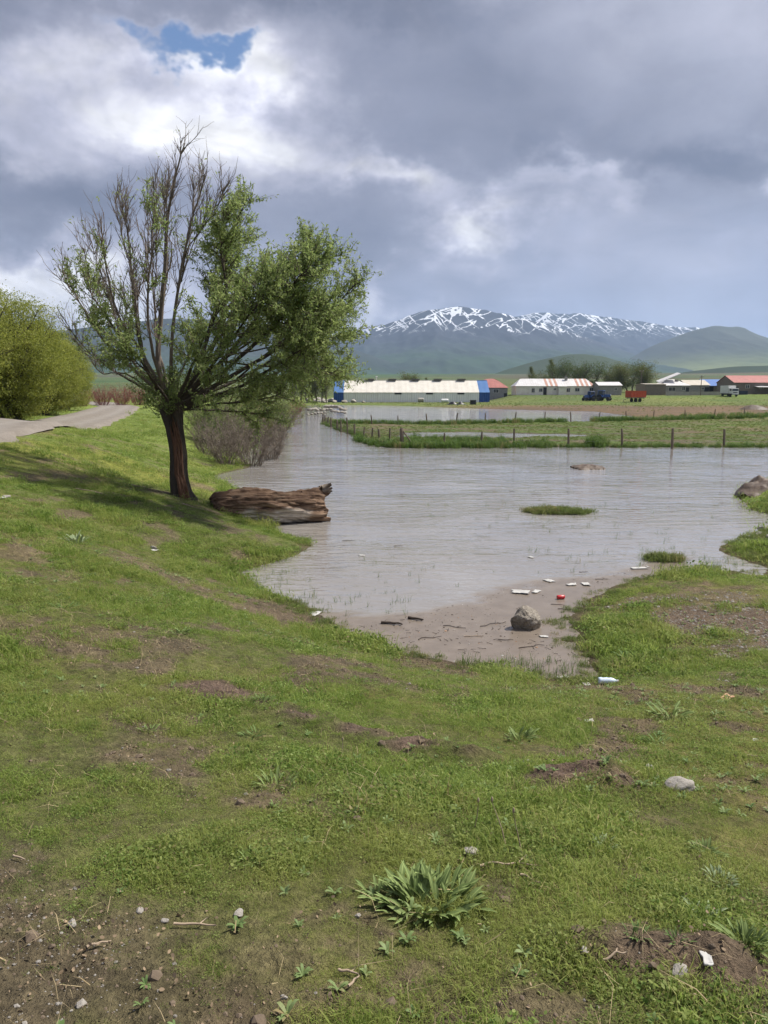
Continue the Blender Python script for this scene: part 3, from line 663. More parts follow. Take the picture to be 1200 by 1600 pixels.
def crown_tree(seed, H, Wd, nlimb, leafn, leafL, leafM, barkM, trunk_r, crown_lo=.15, shape='round', clump=.5, stems=1):
    """meshes (trunk, limbs, crown) of a broad or columnar tree of unit place"""
    g = np.random.default_rng(seed); tub, big, ctr = [], [], []
    for s in range(stems):
        off = np.array((g.normal() * .25 * (stems > 1), g.normal() * .25 * (stems > 1), 0)); lean = g.normal(size=2) * (.06 if stems == 1 else .16)
        P = np.array([off + np.array((lean[0] * t * H, lean[1] * t * H, t * H * (.9 if shape == 'column' else .62))) + np.r_[g.normal(size=2) * .04 * H * t * (.3 if shape == 'column' else 1), 0] for t in np.linspace(0, 1, 9)]); P[0, 2] = -.3
        big.append((P, np.linspace(trunk_r, trunk_r * .25, 9)))
        for k in range(nlimb):
            t = g.uniform(crown_lo, 1) ** (1.3 if shape == 'column' else 1); p = P[min(int(t * 8), 7)] * (1 - (t * 8) % 1) + P[min(int(t * 8) + 1, 8)] * ((t * 8) % 1); a = g.uniform(0, 2 * math.pi)
            if shape == 'column': wd = Wd * .5 * (math.sin(min(1, t * 1.15 + .12) * math.pi) ** .6 + .40); d = np.array((math.cos(a) * .45, math.sin(a) * .45, 1.0)); L = wd * g.uniform(1.2, 2.0)
            else: d = np.array((math.cos(a), math.sin(a), g.uniform(.1, 1.3))); L = Wd * .5 * g.uniform(.55, 1.05) * (.75 if stems == 4 else 1)
            Q = shoot(g, p, d, L, 7, .3, .12); tub.append((Q, np.linspace(trunk_r * .32, .012, 7)))
            for w in range(7):
                kk = int(g.integers(2, 7)); T = shoot(g, Q[kk], unit(Q[kk] - Q[kk - 1]) + g.normal(size=3) * .6, L * g.uniform(.2, .5), 5, .3, .1 if shape == 'column' else -.03); tub.append((T, np.linspace(.012, .005, 5))); ctr.append(T[1:])
    C = np.concatenate(ctr); C = C[g.integers(0, len(C), leafn)] + g.normal(size=(leafn, 3)) * clump * np.array((1, 1, .8)); C = C[C[:, 2] > H * .02]
    if stems == 4:       # bushy to the ground: leafy shell with hollows
        q = g.normal(size=(leafn, 3)); q /= np.linalg.norm(q, axis=1)[:, None]; q *= (g.uniform(.55, 1.0, leafn) ** .5)[:, None]; q *= (.52 + .95 * (fbm(np.arctan2(q[:, 1], q[:, 0]) * 2.6, q[:, 2] * 3.4, seed, 4, .6)))[:, None]
        q = q * np.array((Wd * .46, Wd * .46, H * .46)) + np.array((0, 0, H * .46)); C = np.vstack([C[:leafn // 2], q[(q[:, 2] > .05) & (fbm(q[:, 0] * 1.6 + q[:, 1], q[:, 2] * 1.6, seed + 3, 3) > .40)]])
    return tubes_mesh('trunk', big, 8, barkM), tubes_mesh('limbs', tub, 3, barkM), leaves_mesh('crown', C, leafL, leafL * .42, leafM, .2, g)
def plant_tree(name, meshes, label, cat, loc, group, rz=0, sc=1.0):
    t = thing(name, label, cat, loc, rz, group, sc); link('trunk', meshes[0], t)
    o = link('limbs', meshes[1], t); o['kind'] = 'stuff'; o = link('crown', meshes[2], t); o['kind'] = 'stuff'; return t
def gz(x, y, dz=0.0): return (float(x), float(y), float(hgt(x, y)) + dz)
def at_ground(u, Y): x = at_y(u, 640, Y)[0]; return gz(x, Y)

# yellow-green willows beyond the road
YW = [crown_tree(100 + k, 7.6, 6.4, 34, 80000, .105, YELLOW, BARK, .2, .1, 'round', .45, 4) for k in range(2)]
for k, (u, Y, sc, v, lab) in enumerate(((-100, 34, .9, 0, 'yellow green willow at the left edge of the picture, nearest the road'), (15, 41, .95, 1, 'tallest yellow green willow beyond the dirt road'), (68, 50, .84, 0, 'yellow green willow, third along the dirt road'), (102, 60, .74, 1, 'smaller yellow green willow next to the red shrubs'), (-10, 62, 1.1, 0, 'yellow green willow standing behind the tallest willow by the road'))):
    plant_tree('yellow_willow_tree', YW[v], lab, 'tree', at_ground(u, Y), 'yellow green willows beyond the road', k * 1.7 + .4, sc)

# poplars, far left by the hangar and behind the farm
PO = [crown_tree(120 + k, 13.0, 3.2, 46, 6500, .24, POPLEAF, GREYTWIG, .16, .08, 'column', .30) for k in range(3)]
RT = [crown_tree(140 + k, 8.0, 6.0, 26, 7500, .24, (DARKLEAF, POPLEAF)[k], GREYTWIG, .2, .12, 'round', .5, 2) for k in range(2)]
order = ['first', 'second', 'third', 'fourth', 'fifth', 'sixth', 'seventh', 'eighth', 'ninth']
for k, (u, Y, h) in enumerate(((461, 196, .88), (470, 204, .95), (479, 198, 1.02), (487, 206, .96), (495, 199, 1.0), (503, 205, .92), (510, 200, .85))):
    plant_tree('poplar_tree', PO[k % 3], 'slim poplar in the row left of the hangar, %s from the left' % order[k], 'tree', at_ground(u, Y), 'poplar row left of the hangar', k * 1.1, h * 1.15)
for k, (u, Y, h, lab) in enumerate(((528, 232, .62, 'narrow poplar just left above the blue end of the hangar'), (534, 236, .52, 'shorter narrow poplar behind the left blue end of the hangar'), (667, 260, .48, 'small thin poplar behind the middle of the hangar roof'), (693, 262, .42, 'smallest thin poplar behind the right half of the hangar roof'), (830, 262, .62, 'pale slim poplar at the left end of the trees behind the farmhouse'), (861, 266, .76, 'tallest pale poplar rising behind the farmhouse roof'))):
    plant_tree('poplar_tree', PO[(k + 1) % 3], lab, 'tree', at_ground(u, Y), 'single poplars', k * 2.1, h * 1.15)
plant_tree('broad_tree', RT[1], 'round pale green tree behind the hangar roof', 'tree', at_ground(640, 258), None, .5, 1.25)
for k, (u, Y, s, v) in enumerate(((846, 250, .72, 0), (873, 262, 1.02, 0), (888, 255, 1.12, 0), (905, 265, .95, 1), (925, 256, 1.0, 0), (948, 262, .85, 1), (968, 254, 1.05, 1), (984, 262, 1.05, 0), (1002, 254, 1.08, 1))):
    plant_tree('broad_tree', RT[v], 'leafy tree in the clump behind the farmhouse, %s from the left' % order[k], 'tree', at_ground(u, Y), 'trees behind the farmhouse', k * 1.9, s * 1.3)

# shrubs: many thin stems
def shrub(seed, H, Wd, nst, M, leaves=0, leafM=None, leafL=.05):
    g = np.random.default_rng(seed); tub, tips = [], []
    for s in range(nst):
        a = g.uniform(0, 2 * math.pi); b = np.array((math.cos(a), math.sin(a), 0)) * g.uniform(0, Wd * .22); d = np.array((math.cos(a) * g.uniform(.1, .9), math.sin(a) * g.uniform(.1, .9), 1)); L = H * g.uniform(.6, 1.1)
        Q = shoot(g, b + np.array((0, 0, -.1)), d, L, 8, .22, .03); tub.append((Q, np.linspace(.018, .006, 8)))
        for w in range(9):
            kk = int(g.integers(2, 8)); T = shoot(g, Q[kk], unit(Q[kk] - Q[kk - 1]) + g.normal(size=3) * .6, L * g.uniform(.12, .35), 4, .3, .02); tub.append((T, np.linspace(.008, .004, 4))); tips.append(T)
            for x in range(2): U = shoot(g, T[int(g.integers(1, 4))], g.normal(size=3) + np.array((0, 0, .4)), L * .12, 3); tub.append((U, np.linspace(.006, .003, 3))); tips.append(U)
    st = tubes_mesh('stems', tub, 3, M); lf = None
    if leaves: C = np.concatenate(tips); lf = leaves_mesh('foliage', C[g.integers(0, len(C), leaves)] + g.normal(size=(leaves, 3)) * .05, leafL, leafL * .4, leafM, .2, g)
    return st, lf
def plant_shrub(name, ms, label, loc, group, rz=0, sc=1.0):
    t = thing(name, label, 'shrub', loc, rz, group, sc); o = link('stems', ms[0], t); o['kind'] = 'stuff'
    if ms[1]: o = link('foliage', ms[1], t); o['kind'] = 'stuff'
    return t
GB = [shrub(200 + k, 2.0, 2.0, 38, GREYTWIG) for k in range(2)]
LB = [shrub(210, 3.0, 3.0, 55, GREYTWIG, 16000, OLIVE, .075), shrub(211, 3.2, 3.0, 55, TWIG, 15000, LEAF, .075)]
RB = [shrub(220 + k, 2.2, 3.0, 70, REDTWIG) for k in range(2)]
for k, (u, Y, s, v, lab) in enumerate(((352, 32.5, .92, 0, 'bare grey brown bush at the water line, nearest the tree trunk'), (392, 33.5, .95, 1, 'bare grey brown bush with its feet in the water behind the log'), (424, 37, .82, 0, 'bare grey bush reaching furthest out over the water'), (330, 36, .9, 1, 'bare grey brown bush on the bank right of the willow trunk'), (372, 40, 1.15, 0, 'taller bare bush behind the water line bushes'), (420, 46, 1.1, 1, 'bare bush further along the left shore'))):
    x = at_y(u, 700, Y)[0]; plant_shrub('bare_bush', GB[v], lab, gz(x, Y) if hgt(x, Y) > -.1 else (x, Y, -.1), 'bare bushes on the left shore', k * 1.3, s)
for k, (u, Y, s, v, lab) in enumerate(((335, 42, 1.0, 1, 'green leafed willow bush behind the trunk of the leaning willow'), (380, 45, 1.0, 0, 'olive leafed bush behind the bare shore bushes'), (415, 50, .95, 1, 'green leafed bush on the shore below the willow crown'), (436, 62, .85, 0, 'olive bush furthest along the left shore'))):
    plant_shrub('leafy_bush', LB[v], lab, at_ground(u, Y), 'leafy bushes on the left shore', k * 1.7, s)
for k, (u, Y, s, lab) in enumerate(((128, 74, .75, 'dark red twiggy shrub beside the yellow willows'), (160, 78, .85, 'dark red twiggy shrub in the middle of the red row'), (192, 80, .9, 'dark red twiggy shrub where the road bends'), (218, 84, .85, 'dark red twiggy shrub just left of the willow trunk'), (300, 88, .95, 'reddish shrub seen right behind the willow trunk'))):
    plant_shrub('red_shrub', RB[k % 2], lab, at_ground(u, Y), 'red shrubs beyond the road', k * 1.3, s)
p = on_z(461, 647); plant_shrub('red_shrub', RB[0], 'small pinkish red bush standing in the far water', (p[0], p[1], -.1), None, .3, .85)

# ------------------------------------------------------------------ fallen log
def fallen_log():
    a_, b_ = ground_hit(322, 792), on_z(505, 812)
    g = np.random.default_rng(5)
    m, b, o = new_mat('weathered_log'); v = coords('Object', (.35, 5, 5)); n = noise_tex(v, 3.0, 8, .65, .3); n2 = noise_tex(coords('Object'), 1.6, 3); x, y, z = sep(coords('Object'))
    wood = ramp(n, ((.32, (.020, .011, .008)), (.44, (.100, .060, .040)), (.55, (.225, .150, .100)), (.72, (.40, .30, .215))))
    grey = ramp(n, ((.3, (.12, .10, .08)), (.48, (.40, .35, .295)), (.7, (.62, .55, .47))))
    wood = mixc(sstep(z + (n2 - .5) * .3, .08, .25) * .6, wood, (.045, .024, .015))
    peeled = sstep(z * -1.0 + (n2 - .5) * .5, -.06, .05) * sstep(x + (n2 - .5) * .6, .45, .8) * sstep(x + (n2 - .5), 2.5, 2.0)
    setc(b, 'Base Color', mixc(peeled, wood, grey)); b.inputs['Roughness'].default_value = .9; b.inputs['Specular IOR Level'].default_value = .2; bump(b, n, 1.0, .035)
    L = 2.75; mid = np.array(((a_[0] + b_[0]) / 2, (a_[1] + b_[1]) / 2)); ang = math.atan2(b_[1] - a_[1], b_[0] - a_[0])
    root = thing('fallen_log', 'huge weathered brown log lying at the water edge with a splintered right end', 'log', (a_[0] + .02, a_[1] + .42, .36), ang * .8)
    nx, n = 110, 120; t = np.linspace(0, 1, nx); th = np.arange(n) / n * 2 * math.pi; V = []
    for k, s in enumerate(t):
        r = np.interp(s, [0, .04, .2, .5, .75, .9, 1], [.30, .40, .45, .42, .40, .43, .34]); cx = s * L; cz = np.interp(s, [0, .3, .7, 1], [.08, .07, .0, -.02]); cy = -.04 * math.sin(s * 3)
        tt = np.full(n, s)
        f = 1 + .16 * (fbm(th * 1.6 + 9, tt * 2.5, 61, 4) - .5) + .55 * (fbm(np.cos(th) * 2.6 + 5, tt * 4.5 + np.sin(th) * 2.6, 62, 5, .6) - .5) + .14 * (vnoise(th * 8 + tt * 3, tt * 2, 63) - .5) + .07 * (np.abs(vnoise(th * 16 + tt * 4, tt * 4, 64) - .5) * 2 - .5) + .06 * (vnoise(th * 30, tt * 9, 66) - .5)
        f -= .25 * np.exp(-((th - 1.4) / .35) ** 2) * math.exp(-((s - .62) / .12) ** 2)
        f += .22 * np.exp(-((th - 4.6) / .5) ** 2) * smooth(s, .8, 1) + .25 * np.exp(-((th - 5.6) / .3) ** 2) * smooth(s, .86, 1)
        end = (vnoise(th * 3, tt * 0, 65) - .5) * .22
        V.append(np.c_[cx + end * (s if s > .5 else (s - .5) * 1.2) * (1 if s in (0, 1) or s > .93 or s < .06 else 0), cy + r * f * np.cos(th) * 1.0, cz + r * f * np.sin(th)])
    V = np.concatenate(V); V = np.vstack([V, [(0.12, 0, .08)], [(L - .22, 0, 0)]]); i, j = np.meshgrid(np.arange(nx - 1), np.arange(n), indexing='ij')
    F = np.stack([i * n + j, (i + 1) * n + j, (i + 1) * n + (j + 1) % n, i * n + (j + 1) % n], -1).reshape(-1, 4); q = np.arange(n); c0, c1 = nx * n, nx * n + 1
    F3 = np.concatenate([np.stack([q, (q + 1) % n, np.full(n, c0)], 1), np.stack([(nx - 1) * n + (q + 1) % n, (nx - 1) * n + q, np.full(n, c1)], 1)])
    link('trunk', mesh_np('trunk', V, [F, F3], True, m), root)
    # broken limb stub that juts out to the right, splintered at its end
    stub = MB(); P = catmull([(2.25, -.02, .20), (2.5, -.02, .22), (2.72, 0, .30), (2.95, .02, .36)], 8); stub.tube(P, np.linspace(.24, .13, 8) * (1 + .15 * g.normal(size=8)), 10)
    stub.build('broken_limb', m, root, True)
    for k in range(7):
        w = MB(); y0, z0 = g.uniform(-.10, .10), g.uniform(-.10, .12); e = g.uniform(.12, .34); p0 = np.array((2.82, y0, .31 + z0)); p0 = p0 + np.array((-.05, 0, .04)); w.tube([p0, p0 + np.array((e * .5, y0 * .3, .01 + z0 * .3)), p0 + np.array((e * .8, y0 * .8, .02 + z0 * .6))], [.065, .05, .022], 5); w.build('splinter', GREYWOOD, root, True)
    for k, (x0, dy, dz, ln) in enumerate(((2.55, -.32, -.30, .34), (2.6, -.15, -.33, .32), (2.5, -.42, -.18, .25))):
        w = MB(); p0 = np.array((x0 - .35, dy * .7, dz * .55)); w.tube(catmull([p0, p0 + np.array((.25, dy * .2, dz * .25)), p0 + np.array((.35 + ln, dy * .35, dz * .5))], 7), np.linspace(.16, .05, 7), 8); w.build('root_flare', m, root, True)
GREYWOOD = mat('grey_splintered_wood', (.20, .165, .135), (.085, .064, .050), 8, .9, (1, 4, 4), 6, .5)
fallen_log()

# ------------------------------------------------------------------ buildings
WHITE = mat('white_sheet', (.60, .57, .51), (.52, .49, .43), .6, .6); WHITEW = mat('white_wall_sheet', (.82, .82, .80), (.74, .74, .72), .6, .6)
BLUE = mat('blue_sheet', (.025, .085, .30), (.020, .070, .26), .6, .45); BLUEL = mat('blue_roof_sheet', (.075, .165, .36), (.06, .14, .31), .6, .4)
DARK = mat('dark_opening', (.012, .012, .014), (.02, .02, .022), 2, .4); VENT = mat('vent_metal', (.16, .15, .15), (.10, .095, .09), 2, .6)
PLASTER = mat('worn_white_plaster', (.80, .76, .68), (.62, .56, .48), .9, .9, lo=.35, hi=.75); GREYBLOCK = mat('grey_block', (.30, .29, .27), (.22, .21, .20), 1.5, .95)
BROWNBLOCK = mat('brown_block', (.235, .200, .165), (.16, .135, .11), 2, .95); REDROOF = mat('red_roof_sheet', (.38, .135, .115), (.28, .10, .085), .8, .6); TIN = mat('tin_roof', (.62, .61, .61), (.50, .48, .47), .7, .45)
RUST = mat('rusted_tin', (.33, .15, .105), (.45, .28, .22), .8, .7); BEIGE = mat('beige_roof', (.50, .45, .38), (.40, .36, .30), .8, .7); BLUETIN = mat('blue_tin', (.06, .15, .42), (.05, .12, .34), .8, .5)
FRAME = mat('window_frame', (.62, .60, .56), (.5, .48, .45), 3, .6); GLASS = mat('dark_glass', (.03, .035, .045), (.05, .055, .06), 1, .12, spec=.6); TIMBER = mat('old_timber', (.20, .155, .12), (.11, .085, .065), 7, .9, (6, 6, .6), 6, .5, .02)
CONC = mat('pale_concrete', (.40, .37, .33), (.30, .28, .25), 1.2, .95)
def window(parent, x, y, z, w, h):
    f = MB(); t = .09
    f.box((x, y, z + h / 2 - t / 2), (w, .10, t)).box((x, y, z - h / 2 + t / 2), (w, .10, t)).box((x - w / 2 + t / 2, y, z), (t, .10, h - 2 * t)).box((x + w / 2 - t / 2, y, z), (t, .10, h - 2 * t)).box((x, y + .01, z), (t * .8, .07, h - 2 * t))
    o = f.build('window', FRAME, parent); MB().box((x, y + .035, z), (w - .06, .04, h - .06)).build('pane', GLASS, o)
    return o
def door(parent, x, y, z0, w, h, M=None):
    o = MB().box((x, y, z0 + h / 2), (w, .08, h)).build('door', M or DARK, parent); MB().box((x + w * .35, y - .06, z0 + h * .5), (.10, .05, .05)).build('handle', VENT, o); return o
def corrugated(x0, x1, y0, z0, y1, z1, pitch=.5, amp=.035):
    """ribbed sheet from lower edge (y0,z0) to upper edge (y1,z1)"""
    n = max(2, int((x1 - x0) / (pitch / 2))); xs = np.linspace(x0, x1, n + 1); d = unit(np.array((0, y1 - y0, z1 - z0))); nn = np.array((0, -d[2], d[1])); V = []
    for (yy, zz) in ((y0, z0), (y1, z1)):
        for k, x in enumerate(xs): V.append(np.array((x, yy, zz)) + nn * (amp if k % 2 else 0))
    F = [(k, k + 1, n + 2 + k, n + 1 + k) for k in range(n)]; mb = MB(); return mb.add(np.array(V), F)

def hangar():
    Y = 214.0; x0, x1 = at_y(521.5, 620, Y)[0], at_y(765, 620, Y)[0]; L = x1 - x0; z0 = float(hgt((x0 + x1) / 2, Y)) - .1
    eave = at_y(600, 613, Y)[2] - z0; ridge = at_y(600, 594, Y + 6.5)[2] - z0; D = 13.0; bay = at_y(537, 620, Y)[0] - x0
    t = thing('hangar', 'long low white farm hangar with blue end bays', 'hangar', (x0, Y, z0))
    MB().box((L / 2, D / 2, eave / 2 - .05), (L - .3, D - .3, eave - .1)).build('core', GREYBLOCK, t)
    for nm, (a, b, M1, M2) in {'left': (0, bay, BLUE, BLUEL), 'mid': (bay, L - bay * 1.05, WHITEW, WHITE), 'right': (L - bay * 1.05, L, BLUE, BLUEL)}.items():
        n = max(1, int(round((b - a) / 3.0))); 
        for k in range(n):
            xa, xb = a + (b - a) * k / n, a + (b - a) * (k + 1) / n
            corrugated(xa, xb - .03, -.02, 0, -.02, eave, .6, .04).build('wall_panel', M1, t); corrugated(xa, xb - .03, D + .02, 0, D + .02, eave, .6, -.04).build('wall_panel', M1, t)
        for s, (ya, yb) in enumerate(((-.25, D / 2), (D + .25, D / 2))):
            for k in range(n):
                xa, xb = a + (b - a) * k / n, a + (b - a) * (k + 1) / n
                corrugated(xa, xb - .01, ya, eave - .05, yb, ridge, 1.2, .02).build('roof_panel', M2, t)
    for s, x in enumerate((.0, L)):
        MB().prism([(0, 0), (D, 0), (D, eave), (D / 2, ridge - .06), (0, eave)], x - .04, x + .04).build('gable_wall', BLUE, t)
    MB().box((L / 2, D / 2, ridge + .01), (L, .5, .06)).build('ridge_cap', WHITEW, t)
    for u in (578, 613, 649, 684, 721): 
        xx = at_y(u, 592, Y + 6)[0] - x0; v = MB().box((xx, D / 2 - .3, ridge + .16), (2.3, 1.2, .28)).build('ridge_vent', VENT, t); MB().box((xx, D / 2 - .3, ridge + .34), (2.5, 1.4, .06)).build('cowl', DARK, v)
    for u in (573, 622, 671, 720):
        xx = at_y(u, 616, Y)[0] - x0; w = MB().box((xx, -.08, eave - .38), (1.9, .10, .36)).build('window', WHITEW if u == 573 else DARK, t); MB().box((xx, -.12, eave - .15), (2.0, .12, .06)).build('lintel', VENT, w)
    xx = at_y(588, 592, Y + 6)[0] - x0
    v = MB().cyl((xx, D / 2, ridge), (xx, D / 2, ridge + .8), .12).build('flue', TIN, t); MB().lathe([(.05, ridge + .8), (.3, ridge + .85), (.28, ridge + 1.05), (.05, ridge + 1.15)], 10, (xx, D / 2, 0)).build('cap', TIN, v)
hangar()

def long_roof(t, x0, x1, y0, y1, eave, ridge, n, mats, hip=(0, 0), over=.3, back=True):
    """double pitched roof of n sheets on each side, hip = run of the hipped ends"""
    ym = (y0 + y1) / 2
    for side, ye in enumerate((y0 - over, y1 + over) if back else (y0 - over,)):
        for k in range(n):
            a, b = x0 - over + (x1 - x0 + 2 * over) * k / n, x0 - over + (x1 - x0 + 2 * over) * (k + 1) / n
            ta = min(1, (a - (x0 - over)) / hip[0]) if hip[0] else 1; tb = min(1, (x1 + over - b) / hip[1]) if hip[1] else 1
            ta2 = min(1, (b - (x0 - over)) / hip[0]) if hip[0] else 1; tb2 = min(1, (x1 + over - a) / hip[1]) if hip[1] else 1
            fa, fb = max(.02, min(ta, tb2)), max(.02, min(ta2, tb))
            def up(f): return ye + (ym - ye) * f, eave + (ridge - eave) * f
            (ya, za), (yb, zb) = up(fa), up(fb); e = .05
            V = [(a, ye, eave), (b - .02, ye, eave), (b - .02, yb, zb), (a, ya, za)]; V += [(x, y, z + e) for x, y, z in V]
            MB().add(V, [(0, 3, 2, 1), (4, 5, 6, 7), (0, 1, 5, 4), (1, 2, 6, 5), (2, 3, 7, 6), (3, 0, 4, 7)]).build('roof_panel', mats(k, n, side), t)
    for s, h, xe in ((1, hip[0], x0 - over), (-1, hip[1], x1 + over)):
        if h: MB().add([(xe, y0 - over, eave), (xe, y1 + over, eave), (xe + s * h, ym, ridge), (xe, y0 - over, eave + .05), (xe, y1 + over, eave + .05), (xe + s * h, ym, ridge + .05)], [(0, 1, 2), (3, 5, 4), (0, 3, 4, 1), (1, 4, 5, 2), (2, 5, 3, 0)]).build('hip_panel', mats(0, n, 0), t)

def house(name, label, u0, u1, Y, v_eave, v_ridge, D, wall, roofm, n=8, hip=(0, 0), wins=(), doors=(), back=True, cat='house', vb=None):
    x0, x1 = at_y(u0, 610, Y)[0], at_y(u1, 610, Y)[0]; z0 = float(hgt((x0 + x1) / 2, Y)) - .15; L = x1 - x0; eave = at_y(600, v_eave, Y)[2] - z0; ridge = at_y(600, v_ridge, Y + D / 2)[2] - z0
    t = thing(name, label, cat, (x0, Y, z0))
    if hip[0] or hip[1]: MB().box((L / 2, D / 2, eave / 2), (L, D, eave)).build('wall', wall, t)
    else: MB().prism([(0, 0), (D, 0), (D, eave), (D / 2, ridge - .08), (0, eave)], 0, L).build('wall', wall, t)
    long_roof(t, 0, L, 0, D, eave, ridge, n, roofm if callable(roofm) else (lambda k, n, s: roofm), hip)
    for u, v, w, h in wins: p = at_y(u, v, Y); window(t, p[0] - x0, -.04, p[2] - z0, w, h)
    for u, w, h in doors: p = at_y(u, 610, Y); door(t, p[0] - x0, -.03, .2, w, min(h, eave - .35))
    return t, L, eave, ridge
house('red_roofed_house', 'small grey house with a faded red hip roof beside the right end of the hangar', 742, 793, 228, 606, 592, 9, GREYBLOCK, REDROOF, 8, (4, 3.4), ((775, 611, 1.6, 1.1),), ((790, .9, 1.9),))
def rusty(k, n, s): return RUST if (k / n > .76 and k % 2 == 0) or (.36 < k / n < .52 and k % 2) else TIN
t, L, e, r = house('farmhouse', 'long white farmhouse with a tin roof streaked with rust', 806, 929, 232, 603.5, 592, 8, PLASTER, rusty, 34, (2.2, 2.0), ((845, 609.5, 1.1, 1.1), (888, 609.5, 1.1, 1.2), (902, 609, 1.4, 1.1), (924, 608.5, 1.2, 1.1), (833, 610, 1.0, 1.3), (867, 608, .8, .6)), ((851.5, 1.0, 2.2), (876.5, .9, 2.0)))
xx = at_y(886, 594, 234)[0] - t.location.x; c = MB().box((xx, 3.2, r + .1), (.7, .6, 1.3)).build('chimney', GREYBLOCK, t); MB().box((xx, 3.2, r + .78), (.85, .75, .1)).build('cap', DARK, c)
xx = at_y(879, 600, 231)[0] - t.location.x; MB().box((xx, -.6, e / 2), (2.2, 1.1, e)).build('porch', PLASTER, t); MB().box((xx, -.75, e + .04), (2.6, 1.6, .08), rx=.12).build('porch_roof', TIN, t)
t, L, e, r = house('farm_annex', 'low grey block annex with pale tin roof at the right end of the farmhouse', 936, 971, 226, 602.5, 597, 7, GREYBLOCK, TIN, 9, (0, 0), ((962, 608, .9, .8),), ())
MB().prism([(0.05, .05), (6.95, .05), (6.95, e - .05), (3.5, r - .1), (.05, e - .05)], L - .02, L + .05).build('gable_panel', PLASTER, t)

# the yard on the right
t, L, e, r = house('block_shed', 'windowless brown block shed with flat roof at the left of the yard', 1009, 1040, 224, 600.5, 599.5, 9, BROWNBLOCK, BEIGE, 6, cat='shed', doors=())
t, L, e, r = house('grey_roofed_house', 'grey house with a bright tin roof standing behind the block shed', 1036, 1077, 230, 602.5, 593, 10, GREYBLOCK, TIN, 8, (3, 3), ((1050, 608, 2.2, 1.2), (1068, 607, 1.0, 1.2)), ((1074, .9, 2.0),))
xx = at_y(1052, 592, 233)[0] - t.location.x; MB().add([(xx - 4.5, 2, e + .9), (xx + 1.8, 2, r + 1.55), (xx + 1.8, 5, r + 1.9), (xx - 4.5, 5, e + 1.3), (xx - 4.5, 2, e + 1.05), (xx + 1.8, 2, r + 1.75), (xx + 1.8, 5, r + 2.1), (xx - 4.5, 5, e + 1.45)], [(0, 3, 2, 1), (4, 5, 6, 7), (0, 1, 5, 4), (1, 2, 6, 5), (2, 3, 7, 6), (3, 0, 4, 7)]).build('upper_roof', TIN, t)
MB().box((xx + 1.2, 3.4, e + .8), (.8, .8, 2.0)).build('chimney', GREYBLOCK, t)
house('beige_roofed_shed', 'low shed with a beige roof between the grey house and the blue roof', 1073, 1108, 236, 602, 594, 9, GREYBLOCK, BEIGE, 8, (0, 0), ((1098, 607, .9, .8),), ((1104, 1.4, 1.9),), cat='shed')
house('blue_roofed_shed', 'shed with a bright blue tin roof behind the white truck', 1104, 1150, 240, 603, 593, 10, BROWNBLOCK, BLUETIN, 8, (0, 0), (), ((1110, 1.8, 2.2),), cat='shed')
t, L, e, r = house('red_roofed_barn', 'big brown block barn with a red roof at the right edge', 1147, 1268, 226, 598, 587, 12, BROWNBLOCK, REDROOF, 14, (0, 0), ((1168, 604, 1.2, 1.0), (1190, 605, 1.2, 1.0)), ((1150, 1.2, 2.0),), cat='barn')
xx = at_y(1192, 600, 225)[0] - t.location.x; MB().box((xx + 2, -1.4, e * .66), (8, 2.8, .10), rx=.1).build('lean_to_roof', TIN, t)
for k in range(3): MB().box((xx - 1.8 + k * 3.8, -2.6, e * .30), (.14, .14, e * .66)).build('post', TIMBER, t)
def wall(name, label, u0, u1, Y, h, M, cat='wall'):
    x0, x1 = at_y(u0, 615, Y)[0], at_y(u1, 615, Y)[0]; z = float(hgt((x0 + x1) / 2, Y)) - .15; t = thing(name, label, cat, (x0, Y, z)); n = max(2, int((x1 - x0) / 2.5)); L = x1 - x0
    for k in range(n): MB().box((L * (k + .5) / n, 0, (h + .15) / 2 + .02 * (k % 2)), (L / n - .03, .22, h + .15 + .04 * (k % 2))).build('panel', M, t)
    return t
wall('yard_wall', 'low pale concrete wall in front of the grey house and beige shed', 1040, 1126, 221, 1.0, CONC)
g_ = wall('yard_gate', 'dark blue metal gate behind the white truck', 1128, 1168, 222, 1.1, mat('dark_blue_gate', (.03, .035, .06), (.02, .025, .045), 2, .5), 'gate')
def pole(u, Y, h, label):
    x = at_y(u, 610, Y)[0]; t = thing('utility_pole', label, 'pole', gz(x, Y), 0, 'utility poles'); MB().cyl((0, 0, -.3), (0, 0, h), .12, .08, 10).build('pole', TIMBER, t); c = MB().box((0, 0, h - .4), (1.3, .1, .1)).build('crossarm', TIMBER, t)
    for s in (-.5, 0, .5): MB().lathe([(.03, h - .35), (.07, h - .28), (.05, h - .18), (.02, h - .14)], 8, (s, 0, 0)).build('insulator', TIN, c)
pole(1095, 219, 5.6, 'thin utility pole in front of the beige roofed shed'); pole(1001, 236, 7.2, 'thin utility pole between the trees and the block shed')

